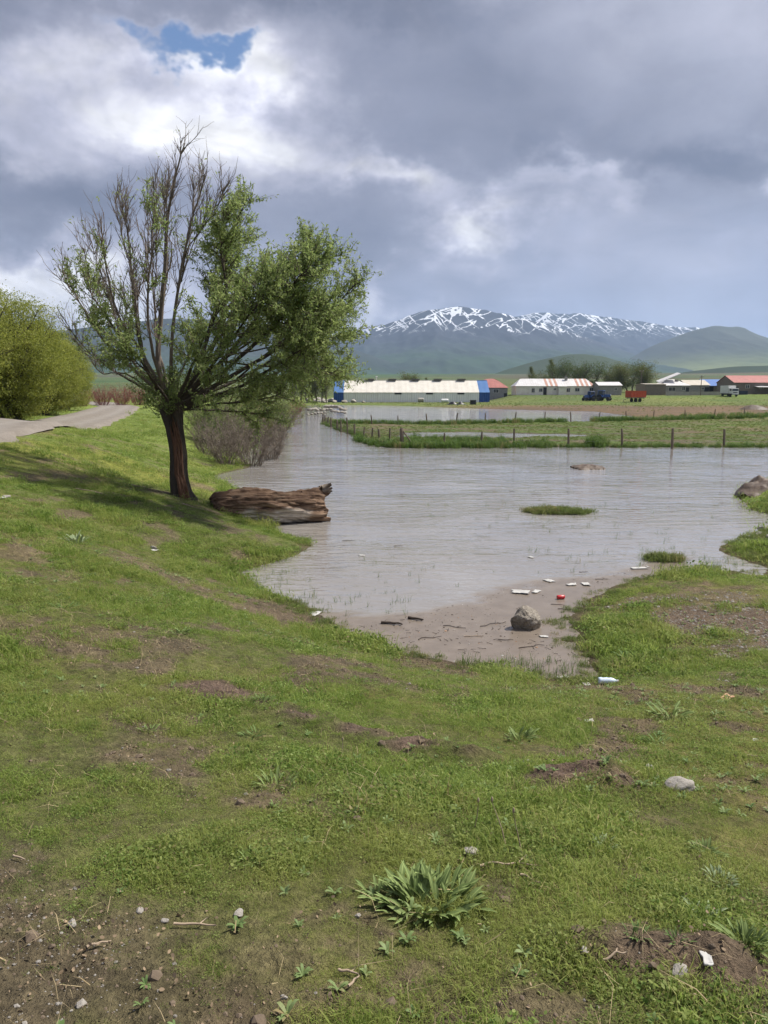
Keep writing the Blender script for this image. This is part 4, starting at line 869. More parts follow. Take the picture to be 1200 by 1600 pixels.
# ------------------------------------------------------------------ vehicles
RUBBER = mat('tyre_rubber', (.018, .018, .018), (.035, .033, .03), 6, .9); RED = mat('red_orange_paint', (.56, .085, .030), (.44, .065, .025), 2, .5); TBLUE = mat('tractor_blue', (.030, .085, .28), (.022, .06, .2), 2, .35, spec=.5); VWHITE = mat('white_paint', (.78, .78, .76), (.68, .67, .65), 2, .35, spec=.5); STEEL = mat('dull_steel', (.15, .14, .135), (.09, .085, .08), 4, .6); LAMP = mat('lamp_glass', (.75, .74, .70), (.7, .69, .65), 2, .15)
def wheel(parent, x, y, r, w, M=None):
    o = MB().lathe([(r * .55, -w / 2), (r * .93, -w / 2), (r, -w * .32), (r, w * .32), (r * .93, w / 2), (r * .55, w / 2)], 22, (0, 0, 0), 'y').build('wheel', RUBBER, parent, loc=(x, y, r)); MB().lathe([(r * .12, -w * .42), (r * .57, -w * .34), (r * .57, w * .34), (r * .12, w * .42)], 16, (0, 0, 0), 'y').build('rim', M or TIN, o); return o
def tipping_trailer():
    p = at_y(993, 625, 196); t = thing('tipping_trailer', 'bright orange red tipping farm trailer standing on the grass', 'trailer', gz(p[0], p[1]), R(20))
    L, Wd = 4.6, 2.2
    MB().box((0, 0, .95), (L, .9, .16)).build('chassis', STEEL, t)
    MB().box((0, 0, 1.12), (L, Wd, .10)).build('floor', STEEL, t)
    for y in (-Wd / 2, Wd / 2):
        s = MB().box((0, y, 1.95), (L, .07, 1.55)).build('side_wall', RED, t)
        for k in range(6): MB().box((-L / 2 + .1 + k * (L - .2) / 5, y + math.copysign(.06, y), 1.95), (.10, .07, 1.55)).build('rib', RED, s)
        MB().box((0, y + math.copysign(.06, y), 2.74), (L, .10, .08)).build('top_rail', RED, s)
    for x in (-L / 2, L / 2): MB().box((x, 0, 1.95), (.07, Wd, 1.55)).build('end_wall', RED, t)
    for x in (-.55, .65):
        for y in (-.85, .85): wheel(t, x, y, .45, .3)
    MB().tube([(-L / 2, 0, .9), (-L / 2 - 1.3, 0, .6)], .06).build('drawbar', STEEL, t); MB().cyl((-L / 2 - 1.2, .1, 0), (-L / 2 - 1.2, .1, .65), .05).build('jack_leg', STEEL, t)
tipping_trailer()
def tractor(u, v, rz, label, s=1.0):
    p = at_y(u, v, 200); t = thing('tractor', label, 'tractor', gz(p[0], p[1]), rz, None, s)
    MB().box((1.1, 0, 1.25), (1.7, .75, .75), top=.9).build('hood', TBLUE, t, bevel=.05); MB().box((1.97, 0, 1.2), (.06, .6, .6)).build('grille', DARK, t)
    for y in (-.25, .25): MB().lathe([(.02, 0), (.11, 0), (.10, .06), (.02, .07)], 12, (2.0, y, 1.42), 'x').build('headlight', LAMP, t)
    MB().box((.8, 0, .78), (2.2, .5, .45)).build('engine_block', STEEL, t)
    c = MB().box((-.5, 0, 1.15), (1.3, 1.3, .5)).build('cab_base', TBLUE, t)
    for x in (-1.1, .15):
        for y in (-.62, .62): MB().box((x, y, 1.95), (.09, .09, 1.15)).build('cab_pillar', TBLUE, t)
    MB().box((-.48, 0, 2.58), (1.55, 1.5, .14), top=.94).build('cab_roof', TBLUE, t, bevel=.04)
    MB().box((.16, 0, 1.95), (.02, 1.14, 1.1)).build('windscreen', GLASS, t); MB().box((-1.12, 0, 1.95), (.02, 1.14, 1.1)).build('rear_window', GLASS, t)
    for y in (-.63, .63): MB().box((-.48, y, 1.95), (1.14, .02, 1.1)).build('side_window', GLASS, t)
    for y in (-.85, .85):
        wheel(t, -.75, y, .8, .42, TBLUE); wheel(t, 1.55, y * .9, .48, .3, TBLUE)
        a = np.linspace(.2, 2.6, 9); pr = [(-.75 + .9 * math.cos(q), .8 + .9 * math.sin(q)) for q in a] + [(-.75 + .84 * math.cos(q), .8 + .84 * math.sin(q)) for q in a[::-1]]
        MB().prism([(x, z) for x, z in pr], y - .24, y + .24, 'y').build('mudguard', TBLUE, t)
    MB().tube([(.9, .28, 1.5), (.9, .28, 2.4)], .05).build('exhaust', DARK, t); MB().box((-.5, 0, 1.45), (.5, .5, .12)).build('seat', DARK, t)
    return t
tractor(942, 627.0, R(-35), 'blue farm tractor with a cab, facing right')
tractor(921, 626.5, R(200), 'older dark blue tractor just left of the cabbed tractor, facing left', .9)
def harrow():
    p = at_y(931, 626, 199); t = thing('farm_implement', 'dark steel implement standing between the two blue tractors', 'implement', gz(p[0], p[1]), R(5))
    MB().box((0, 0, .8), (1.8, .12, .12)).box((0, .6, .8), (1.8, .12, .12)).build('frame', STEEL, t)
    for k in range(5):
        for y in (0, .6): MB().tube([(-.8 + k * .4, y, .8), (-.8 + k * .4, y - .2, .4), (-.8 + k * .4, y + .05, 0)], .035).build('tine', STEEL, t)
    MB().tube([(-.4, .3, .8), (0, .3, 1.5), (.4, .3, .8)], .05).build('hitch', STEEL, t)
harrow()
def truck():
    p = np.array((at_y(1143, 615, 214)[0], 214, 0)); t = thing('truck', 'white truck parked in front of the blue gate, seen from the front', 'truck', gz(p[0], p[1]), R(-82))
    MB().box((-1.6, 0, .75), (5.4, .9, .22)).build('chassis', STEEL, t); c = MB().box((1.0, 0, 1.55), (1.5, 2.05, 1.5), top=.94).build('cab', VWHITE, t, bevel=.06)
    MB().box((1.735, 0, 1.83), (.03, 1.75, .62), ry=-.05).build('windscreen', GLASS, t); MB().box((1.78, 0, 1.12), (.05, 1.3, .22)).build('grille', DARK, t); MB().box((1.83, 0, .72), (.16, 2.0, .25)).build('bumper', TIN, t)
    for y in (-.8, .8): MB().box((1.79, y, 1.1), (.06, .3, .2)).build('headlight', LAMP, t); MB().box((1.6, y * 1.42, 1.8), (.08, .12, .32)).build('mirror', DARK, t); MB().box((1.05, math.copysign(1.02, y), 1.85), (.8, .03, .5)).build('side_window', GLASS, t)
    MB().box((-1.85, 0, 1.95), (4.0, 2.2, 2.1)).build('cargo_box', VWHITE, t, bevel=.03)
    for x in (.9, -2.9):
        for y in (-.88, .88): wheel(t, x, y, .42, .28)
truck()

# clutter in front of the hangar
def clutter():
    def gp(u, v): p = on_z(u, v, .3); return gz(p[0], p[1])
    t = thing('crate', 'grey metal crate in front of the hangar wall', 'crate', gp(650, 628.5)); mb = MB().box((0, 0, .65), (1.1, 1.0, 1.2)); mb.build('body', GREYBLOCK, t); MB().box((0, 0, 1.28), (1.2, 1.1, .08)).build('lid', VENT, t)
    t = thing('water_tank', 'grey tank lying beside the crate in front of the hangar', 'tank', gp(657.5, 628.8)); MB().lathe([(.1, -.8), (.5, -.78), (.56, -.6), (.56, .6), (.5, .78), (.1, .8)], 18, (0, 0, .66), 'x').build('body', CONC, t); MB().box((-.4, 0, .1), (.2, .9, .3)).build('cradle', TIMBER, t); MB().box((.4, 0, .1), (.2, .9, .3)).build('cradle', TIMBER, t)
    t = thing('water_tank', 'white tank lying on the grass before the hangar', 'tank', gp(695, 629)); MB().lathe([(.1, -1.0), (.42, -.95), (.48, -.7), (.48, .7), (.42, .95), (.1, 1.0)], 18, (0, 0, .5), 'x').build('body', VWHITE, t); MB().lathe([(.14, .95), (.14, 1.05), (.02, 1.06)], 12).build('lid', TIN, t)
    for k, (u, lab, s) in enumerate(((707, 'black torn plastic sheet heaped left of the black box', 1.0), (720, 'dark plastic sheet heap in the middle before the hangar', .9))):
        g = np.random.default_rng(70 + k); P = gp(u, 632.5); n = 22; X, Yv = np.meshgrid(np.linspace(-1.3, 1.3, n), np.linspace(-.6, .6, n)); Z = .45 * np.exp(-(X / .9) ** 2 - (Yv / .4) ** 2) * (1 + fbm(X * 3 + k, Yv * 3, 81, 3)) + .05 * fbm(X * 6, Yv * 6, 82, 2) - .03; i, j = np.meshgrid(np.arange(n - 1), np.arange(n - 1), indexing='ij'); q = (i * n + j).ravel()
        o = link('plastic_sheet', mesh_np('plastic_sheet', np.c_[X.ravel(), Yv.ravel(), Z.ravel()], np.stack([q, q + 1, q + n + 1, q + n], 1), True, DARK), None, P, (0, 0, .2 * k), s); m = o.modifiers.new('s', 'SOLIDIFY'); m.thickness = .01; tag(o, lab, 'plastic sheet')
    t = thing('black_box', 'black box standing at the right end of the plastic heaps', 'box', gp(739, 632.5)); MB().box((0, 0, .5), (1.3, .9, .95), top=.95).build('body', DARK, t); MB().box((0, 0, 1.0), (1.4, 1.0, .07)).build('lid', RUBBER, t)
clutter()

# ------------------------------------------------------------------ rocks
def rock_mesh(name, seed, M, sub=3, rough=.35, flat=.7):
    import bmesh
    bm = bmesh.new(); bmesh.ops.create_icosphere(bm, subdivisions=sub, radius=1.0); g = np.random.default_rng(seed); pl = [unit(g.normal(size=3)) for _ in range(10)]; dl = g.uniform(.55, .95, 10)
    for v in bm.verts:
        c = np.array(v.co)
        for n, d in zip(pl, dl):
            e = c @ n - d
            if e > 0: c = c - n * e * .9
        c *= 1 + rough * (fbm(c[0] * 2 + seed, c[1] * 2 + c[2] * 1.7, seed, 4) - .5); c[2] *= flat; v.co = c
    me = bpy.data.meshes.new(name); bm.to_mesh(me); bm.free(); me.materials.append(M); me.polygons.foreach_set('use_smooth', np.full(len(me.polygons), sub > 2)); return me
STONE = mat('grey_stone', (.36, .33, .29), (.20, .18, .155), 4, .9, bmp=.6, bdist=.05); PALESTONE = mat('pale_stone', (.34, .315, .28), (.22, .20, .175), 4, .9, bmp=.4, bdist=.03); MUDROCK = mat('muddy_boulder', (.36, .32, .27), (.16, .135, .11), 5, .95, bmp=.8, bdist=.1)
RK = [rock_mesh('rock', 300 + k, PALESTONE, 2, .4, .65) for k in range(4)]; RKG = [rock_mesh('rock', 310 + k, STONE, 2, .4, .65) for k in range(4)]
def rock(name, u, v, w, label, me, cat='rock', group=None, sz=(1, .8, .8), z=None, sink=.25, rz=None):
    p = ground_hit(u, v) if z is None else on_z(u, v, z); s = w * px_size(p[1], p[2]) / 2
    o = link(name, me, None, (p[0], p[1], p[2] + s * sz[2] * (.65 - sink)), (0, 0, rz if rz is not None else (u * 7 % 6)), (s * sz[0], s * sz[1], s * sz[2])); return tag(o, label, cat, group)
rock('boulder', 822, 980, 50, 'rough grey boulder half sunk in the muddy shallows', rock_mesh('boulder', 337, MUDROCK, 4, .6, .9), z=0.0, sz=(1, .85, 1.0), sink=.12, rz=.6)
rock('flat_rock', 1062, 1236, 52, 'flat pale rock embedded in the turf at the right', rock_mesh('flat_rock', 332, PALESTONE, 3, .5, .6), sz=(1, .7, .75), sink=.15, rz=.1)
for u, v, w, lab in ((828, 1196, 24, 'rounded pale stone lying alone on the grass below the pool'), (113, 1446, 20, 'pale stone among the gravel at the lower left'), (373, 1430, 22, 'pale angular stone on the grass above the bare earth'), (735, 1334, 26, 'flat grey stone at the bare spot right of the big leafy plant'), (1015, 1201, 16, 'small whitish stone left above the flat rock'), (1060, 1520, 34, 'whitish stone on the bare earth strip at lower right'), (218, 1425, 16, 'small pale stone at the upper edge of the gravel'), (913, 1487, 18, 'dark speckled stone at the left end of the lower right earth strip'), (10, 778, 14, 'whitish stone near the road at the left edge'), (240, 858, 14, 'small white stone on the shaded bank'), (1108, 985, 18, 'grey stone left of the gravel patch at the right'), (258, 1440, 14, 'small flat stone between gravel and grass'), (444, 1560, 14, 'grey pebble beside the curled twig at the bottom')):
    rock('stone', u, v, w, lab, RK[int(u) % 4], 'stone', 'loose stones on the turf')
for k in range(26):
    u, v = 482 + (k * 37 % 60), 649 - (k % 5) * 2.2 - 3 * math.sin((k * 37 % 60) / 60 * math.pi); rock('heap_stone', u, v, 7 + k % 5, 'brown stone in the heap at the tip of the flooded fence', RKG[k % 4], 'stone', 'stone heap in the far water', z=.05 + .25 * (k % 5) * .5, sink=.1)
for k in range(34):
    u = 478 + k * 3.0; v = 630 - (k * 7 % 5) * .9; rock('shore_stone', u, v, 8 + k * 5 % 6, 'pale rubble stone on the far shore left of the hangar', (RK + RKG)[k % 8], 'stone', 'rubble along the far shore', z=.2, sink=.1)
for k, (u, v, w) in enumerate(((1196, 832, 26), (1186, 838, 18), (1204, 842, 22), (1172, 842, 14), (1160, 848, 12))): rock('bank_stone', u, v, w, ('largest grey stone on top of the low grassy bank at the right edge', 'grey stone just left of the largest stone on the right bank', 'grey stone at the very right edge of the low bank', 'smaller grey stone second from the left on the right bank', 'smallest leftmost grey stone on the low right bank')[k], RKG[k % 4], 'stone', 'stones on the right bank')

# ------------------------------------------------------------------ mounds and islets
def mound(name, label, cat, u, v, ru, depth, H, M, seed, z0=-.06, rz=0.0, kind=None):
    c = on_z(u, v, 0); s = px_size(c[1]); n = 50; t = np.linspace(-1, 1, n); X, Yv = np.meshgrid(t, t); r = np.hypot(X, Yv) * (1 + 1.1 * (fbm(X * 1.7 + seed, Yv * 1.7, seed, 3) - .5)); Z = H * np.clip(1 - r * r, -.35, 1) * (1 + .9 * (fbm(X * 4 + seed, Yv * 4, seed + 3, 4) - .5)) + z0 * (r > .9)
    i, j = np.meshgrid(np.arange(n - 1), np.arange(n - 1), indexing='ij'); q = (i * n + j).ravel()
    o = link(name, mesh_np(name, np.c_[X.ravel() * ru * s, Yv.ravel() * depth, Z.ravel()], np.stack([q, q + 1, q + n + 1, q + n], 1), True, M), None, (c[0], c[1], 0), (0, 0, rz)); tag(o, label, cat, None, kind); return o
MUD = mat('wet_mud', (.115, .080, .055), (.065, .046, .033), 3, .6, bmp=.9, bdist=.06); TURFM = mat('turf_earth', (.13, .17, .05), (.09, .10, .045), 3, .95)
MOUNDS = [mound('mud_islet', 'low brown mud islet lying alone in the wide water', 'islet', 921, 731, 27, .9, .14, MUD, 5), mound('mud_mound', 'brown mud mound rising at the right edge of the water', 'mound', 1212, 775, 66, 1.7, .55, MUD, 15)]
ISLETS = [mound('grass_islet', 'long green grass islet floating in the middle of the water', 'islet', 862, 800, 60, .42, .05, TURFM, 25, -.05, R(-4)), mound('grass_islet', 'small green grass islet near the right shore', 'islet', 1037, 875, 26, .20, .05, TURFM, 26, -.05)]
for k, (u, v, w, h, lab) in enumerate(((1035, 624, 26, 1.1, 'grey brown earth heap right of the red trailer'), (1070, 624, 14, .8, 'smaller dark earth heap beside the larger heap'), (1178, 640, 22, .7, 'dark heap of brush at the right of the brown field'))):
    c = on_z(u, v, .3); n = 26; tt = np.linspace(-1, 1, n); X, Yv = np.meshgrid(tt, tt); Z = h * np.clip(1 - (X * X + Yv * Yv), -.2, 1) * (.7 + .7 * fbm(X * 3 + k, Yv * 3, 90, 4)); i, j = np.meshgrid(np.arange(n - 1), np.arange(n - 1), indexing='ij'); q = (i * n + j).ravel(); s = px_size(c[1])
    tag(link('earth_heap', mesh_np('earth_heap', np.c_[X.ravel() * w * s, Yv.ravel() * 2.0, Z.ravel()], np.stack([q, q + 1, q + n + 1, q + n], 1), True, BROWNBLOCK if k == 0 else MUD), None, gz(c[0], c[1])), lab, 'heap')

# ------------------------------------------------------------------ fences
def fence(name, label, posts, wires=(.35, .75), thick=.055):
    g = np.random.default_rng(len(posts)); b = [on_z(u, v1, .02) for u, v0, v1 in posts]; root = thing(name, label, 'fence', (b[0][0], b[0][1], 0)); o = np.array((b[0][0], b[0][1], 0)); tops = []
    for (u, v0, v1), p in zip(posts, b):
        h = (v1 - v0) * px_size(p[1]); p = p - o; lean = g.normal(size=2) * .05 * h; r = thick * g.uniform(.85, 1.3) * (1.45 if u in (1050, 628) else 1)
        P = catmull([(p[0], p[1], -.4), (p[0] + lean[0] * .3, p[1] + lean[1] * .3, h * .5), (p[0] + lean[0], p[1] + lean[1], h)], 5); MB().tube(P, np.array((1.1, 1.05, 1, .95, .8)) * r, 8).build('post', TIMBER, root); tops.append((p, lean, h))
    for w in wires:
        L = []
        for (p, l, h) in tops: L.append((p[0] + l[0] * w, p[1] + l[1] * w, h * w))
        Q = []
        for a, c in zip(L[:-1], L[1:]):
            for f in (0, .5): Q.append(np.array(a) * (1 - f) + np.array(c) * f - np.array((0, 0, .06 if f else 0)))
        Q.append(np.array(L[-1])); MB().tube(Q, .006, 4).build('wire', STEEL, root)
    return root, tops
fence('wire_fence', 'wire fence of weathered posts along the near edge of the flooded paddock', [(628, 669, 698), (694, 676, 697), (752, 674, 697), (803, 669, 697), (888, 669, 698), (972, 669, 698), (1050, 669, 701), (1131, 670, 698), (1215, 670, 699), (1300, 671, 700)])
fence('wire_fence', 'wire fence along the far side of the paddock beside the inner water', [(581, 648, 665), (622, 649, 665), (667, 646, 664), (713, 645, 664), (758, 645, 662), (805, 644, 661), (851, 643, 660), (892, 643, 659), (936, 643, 658.5), (978, 642, 657), (1021, 641, 656.5), (1070, 640, 656), (1116, 639, 655.5), (1162, 638, 655), (1210, 638, 655)])
root, tops = fence('net_fence', 'curving fence of leaning posts and netting round the left tip of the paddock', [(504, 646, 661), (508, 649, 662), (512, 651, 664), (517, 652, 667), (527, 656, 672), (533, 656, 675), (543, 652, 678), (554, 662, 681), (568, 667, 685), (581, 668, 689), (593, 670, 692), (609, 668, 695), (628, 668, 698)], (.3, .6, .9), .06)
net = MB()
for (p, l, h), (q, l2, h2) in zip(tops[:-1], tops[1:]):
    k = 8
    for i in range(k):
        a = np.array(p) + (np.array(q) - np.array(p)) * i / k; net.tube([(a[0], a[1], .0), (a[0] + .02, a[1], min(h, h2) * .8)], .008, 3)
o = net.build('netting', GREYTWIG, root); o['kind'] = 'stuff'
p, l, h = tops[-1]; MB().tube([(p[0] + .75, p[1] + .1, 0), (p[0] + .05, p[1], h * .85)], .045).build('brace', TIMBER, root)

# ------------------------------------------------------------------ turf: blades and small herbs (stuff, instanced tufts)
def blades_mesh(name, n, spread, h0_, h1_, w, lean, M, seed, curl=.5):
    g = np.random.default_rng(seed); V, F = [], []
    for k in range(n):
        a, r = g.uniform(0, 2 * math.pi), spread * math.sqrt(g.random()); b = np.array((r * math.cos(a), r * math.sin(a), -.004)); t = g.uniform(0, 2 * math.pi); h = g.uniform(h0_, h1_); le = g.uniform(0, lean)
        d = np.array((math.cos(t), math.sin(t), 0)); s = np.array((-math.sin(t), math.cos(t), 0)); ww = w * g.uniform(.7, 1.3) * .5; o = len(V)
        m = b + d * le * h * .35 + np.array((0, 0, h * .62)); e = b + d * (le + curl * .4) * h * .9 + np.array((0, 0, h * (1 - .25 * le)))
        V += [b - s * ww, b + s * ww, m + s * ww * .85, m - s * ww * .85, e]; F.append((o, o + 1, o + 2, o + 3)); F.append((o + 3, o + 2, o + 4))
    me = mesh_np(name, np.array(V), [np.array([f for f in F if len(f) == 4]), np.array([f for f in F if len(f) == 3])], False, M)
    t = me.attributes.new('tone', 'FLOAT', 'POINT'); t.data.foreach_set('value', np.repeat(g.uniform(0, 1, n), 5).astype(np.float32)); return me
def herb_mesh(name, n, spread, hmax, size, M, seed):
    """small oval leaves held at all angles on a low mat"""
    g = np.random.default_rng(seed); V, F3 = [], []
    for k in range(n):
        a, r = g.uniform(0, 2 * math.pi), spread * math.sqrt(g.random()); c = np.array((r * math.cos(a), r * math.sin(a), g.uniform(.002, hmax))); d = unit(np.array((g.normal(), g.normal(), g.uniform(-.1, .7)))); s = unit(np.cross(d, g.normal(size=3))); L = size * g.uniform(.6, 1.3); w = L * .30; o = len(V)
        V += [c, c + d * L * .35 + s * w, c + d * L * .75 + s * w * .8, c + d * L, c + d * L * .75 - s * w * .8, c + d * L * .35 - s * w]; F3 += [(o, o + 1, o + 5), (o + 1, o + 2, o + 4), (o + 1, o + 4, o + 5), (o + 2, o + 3, o + 4)]
    me = mesh_np(name, np.array(V), np.array(F3), False, M); t = me.attributes.new('tone', 'FLOAT', 'POINT'); t.data.foreach_set('value', np.repeat(g.uniform(0, 1, n), 6).astype(np.float32)); return me
def turf_mat(name, c0, c1, c2, dry, trans=.35, drys=.55):
    m, b, o = new_mat(name); t = attr('tone'); p = position(); big = noise_tex(p, .55, 4, .6); mid = noise_tex(p, 3.5, 3, .6); r = obj_random()
    col = ramp((t * .35 + r * .35 + mid * .5 - .1).clamp(), ((.15, c0), (.5, c1), (.88, c2)))
    col = mixc(sstep(big + (r - .5) * .25, .44, .66) * drys, col, dry)
    col = mixc(sstep(r + t * .3, 1.08, 1.22), col, (.30, .24, .12))
    setc(b, 'Base Color', col); b.inputs['Roughness'].default_value = .6; b.inputs['Specular IOR Level'].default_value = .25
    tr = S.nt.nodes.new('ShaderNodeBsdfTranslucent'); S.nt.links.new(col.s, tr.inputs[0]); mx = S.nt.nodes.new('ShaderNodeMixShader'); mx.inputs[0].default_value = trans
    S.nt.links.new(b.outputs[0], mx.inputs[1]); S.nt.links.new(tr.outputs[0], mx.inputs[2]); S.nt.links.new(mx.outputs[0], o.inputs[0]); return m
GR = turf_mat('grass_blades', (.085, .145, .022), (.220, .305, .058), (.46, .52, .16), (.37, .35, .12), .55, .40)
GH = turf_mat('low_herbs', (.080, .145, .028), (.21, .305, .070), (.44, .52, .19), (.33, .33, .115), .55, .40)
GD = turf_mat('lush_grass', (.055, .105, .020), (.095, .165, .034), (.165, .235, .060), (.15, .185, .055), .45, .35)
STRAW = mat('dry_straw', (.42, .34, .20), (.26, .19, .10), 5, .9)
PROTO = bpy.data.collections.new('turf_prototypes')
def proto(me):
    o = bpy.data.objects.new(me.name, me); PROTO.objects.link(o); return o
TUFT = [proto(blades_mesh('tuft', 54, .085, .012, .042, .0026, 1.7, GR, 400 + k)) for k in range(3)] + [proto(blades_mesh('tuft_tall', 30, .05, .03, .075, .0034, 1.2, GR, 410))]
HERB = [proto(herb_mesh('herb', 60, .085, .016, .0125, GH, 420 + k)) for k in range(3)]
LUSH = [proto(blades_mesh('lush_tuft', 60, .10, .08, .22, .007, .9, GD, 430 + k)) for k in range(2)]
PADM = turf_mat('paddock_grass_blades', (.095, .135, .035), (.155, .205, .055), (.23, .27, .09), (.24, .22, .09), .5)
LUSH2 = [proto(blades_mesh('paddock_tuft', 70, .16, .05, .15, .007, 1.2, PADM, 435 + k)) for k in range(2)]
CLOD = [proto(rock_mesh('clod', 470 + k, mat('earth_clod', (.16, .12, .085), (.10, .075, .052), 6, .95), 1, .7, .7)) for k in range(2)]
FLAKE = [proto(herb_mesh('leaf_litter', 9, .09, .006, .013, mat('leaf_litter', (.30, .22, .14), (.16, .115, .075), 6, .9), 480 + k)) for k in range(2)]
STRW = [proto(blades_mesh('straw', 4, .08, .03, .10, .0022, 2.6, STRAW, 440 + k, 1.2)) for k in range(3)]
PEB = [proto(rock_mesh('pebble', 450 + k, (PALESTONE, STONE)[k % 2], 1, .4, .6)) for k in range(4)]
REED = [proto(blades_mesh('reed', 9, .08, .12, .32, .006, .5, GD, 460 + k, .3)) for k in range(2)]

def scatter(name, protos, pts, scale, kind_label, tilt=.0, seed=0, which=None):
    """one stuff object: tufts instanced on a point mesh"""
    g = np.random.default_rng(seed); n = len(pts); me = bpy.data.meshes.new(name); me.vertices.add(n); me.vertices.foreach_set('co', np.asarray(pts, np.float32).ravel())
    rot = np.c_[g.normal(size=(n, 2)) * tilt, g.uniform(0, 6.28, n)].astype(np.float32); which = g.integers(0, len(protos), n) if which is None else which
    a = me.attributes.new('rot', 'FLOAT_VECTOR', 'POINT'); a.data.foreach_set('vector', rot.ravel()); a = me.attributes.new('sc', 'FLOAT', 'POINT'); a.data.foreach_set('value', np.asarray(scale, np.float32)); a = me.attributes.new('which', 'INT', 'POINT'); a.data.foreach_set('value', np.asarray(which, np.int32))
    o = link(name, me); tag(o, kind_label, None, None, 'stuff')
    ng = bpy.data.node_groups.new(name, 'GeometryNodeTree'); ng.interface.new_socket('Geometry', in_out='INPUT', socket_type='NodeSocketGeometry'); ng.interface.new_socket('Geometry', in_out='OUTPUT', socket_type='NodeSocketGeometry')
    N, L = ng.nodes, ng.links; gi, go = N.new('NodeGroupInput'), N.new('NodeGroupOutput'); ip = N.new('GeometryNodeInstanceOnPoints'); j = N.new('GeometryNodeGeometryToInstance')
    for p in protos[::-1]:
        oi = N.new('GeometryNodeObjectInfo'); oi.inputs['Object'].default_value = p; oi.inputs['As Instance'].default_value = True; L.new(oi.outputs['Geometry'], j.inputs[0])
    def na(nm, ty): q = N.new('GeometryNodeInputNamedAttribute'); q.data_type = ty; q.inputs[0].default_value = nm; return q.outputs[0]
    L.new(gi.outputs[0], ip.inputs['Points']); L.new(j.outputs[0], ip.inputs['Instance']); ip.inputs['Pick Instance'].default_value = True
    L.new(na('which', 'INT'), ip.inputs['Instance Index']); L.new(na('rot', 'FLOAT_VECTOR'), ip.inputs['Rotation']); L.new(na('sc', 'FLOAT'), ip.inputs['Scale']); L.new(ip.outputs[0], go.inputs[0])
    o.modifiers.new('scatter', 'NODES').node_group = ng; return o

def sample_ring(r0, r1, n, half=37, seed=0):
    g = np.random.default_rng(seed); r = np.sqrt(g.uniform(r0 * r0, r1 * r1, n)); a = np.radians(g.uniform(-half, half, n)); return r * np.sin(a), r * np.cos(a), g
def on_road(x, y):
    e = np.interp(y, [-6, 3, 8, 14, 19, 27, 35, 55, 75], [-5, -5.7, -6.5, -8.3, -9.7, -11.6, -13.6, -18, -23.5]); return (x < e + .1) & (x > e - 4.4)
def weeds():
    WEED = [proto(herb_rosette('weed', 9 + 2 * k, 490 + k)) for k in range(3)]
    x, y, g = sample_ring(1.0, 12, 3600, 38, 560); z = hgt(x, y); k = (z > .04) & (vnoise(x * .8, y * .8, 99) + .25 * smooth(x, 0, 2.5) + g.normal(size=len(x)) * .12 > .62)
    scatter('small_weeds', WEED, np.c_[x, y, z][k], g.uniform(.3, .75, k.sum()), 'small broad leaved weeds among the grass', .15, 14); print('weeds', k.sum())
def herb_rosette(name, n, seed):
    g = np.random.default_rng(seed); V, F, tone = [], [], []
    for k in range(n):
        a = g.uniform(0, 6.28); d = np.array((math.cos(a), math.sin(a), 0)); s = np.array((-d[1], d[0], 0)); L = g.uniform(.03, .06); up = g.uniform(.2, .9); o = len(V); t0 = g.random()
        for t, w in ((0, .12), (.4, .30), (.75, .26), (1, .02)):
            c = d * L * t + np.array((0, 0, L * up * math.sin(t * 1.9) * .8 + .004)); V += [c - s * w * L * .55 + np.array((0, 0, w * L * .2)), c + s * w * L * .55 + np.array((0, 0, w * L * .2))]; tone += [t0, t0]
        F += [(o + 2 * i, o + 2 * i + 1, o + 2 * i + 3, o + 2 * i + 2) for i in range(3)]
    me = mesh_np(name, np.array(V), np.array(F), True, WEEDM); t = me.attributes.new('tone', 'FLOAT', 'POINT'); t.data.foreach_set('value', np.array(tone, np.float32)); return me
WEEDM = turf_mat('weed_leaf', (.10, .17, .05), (.18, .26, .09), (.28, .36, .16), (.24, .28, .12), .35, .3)
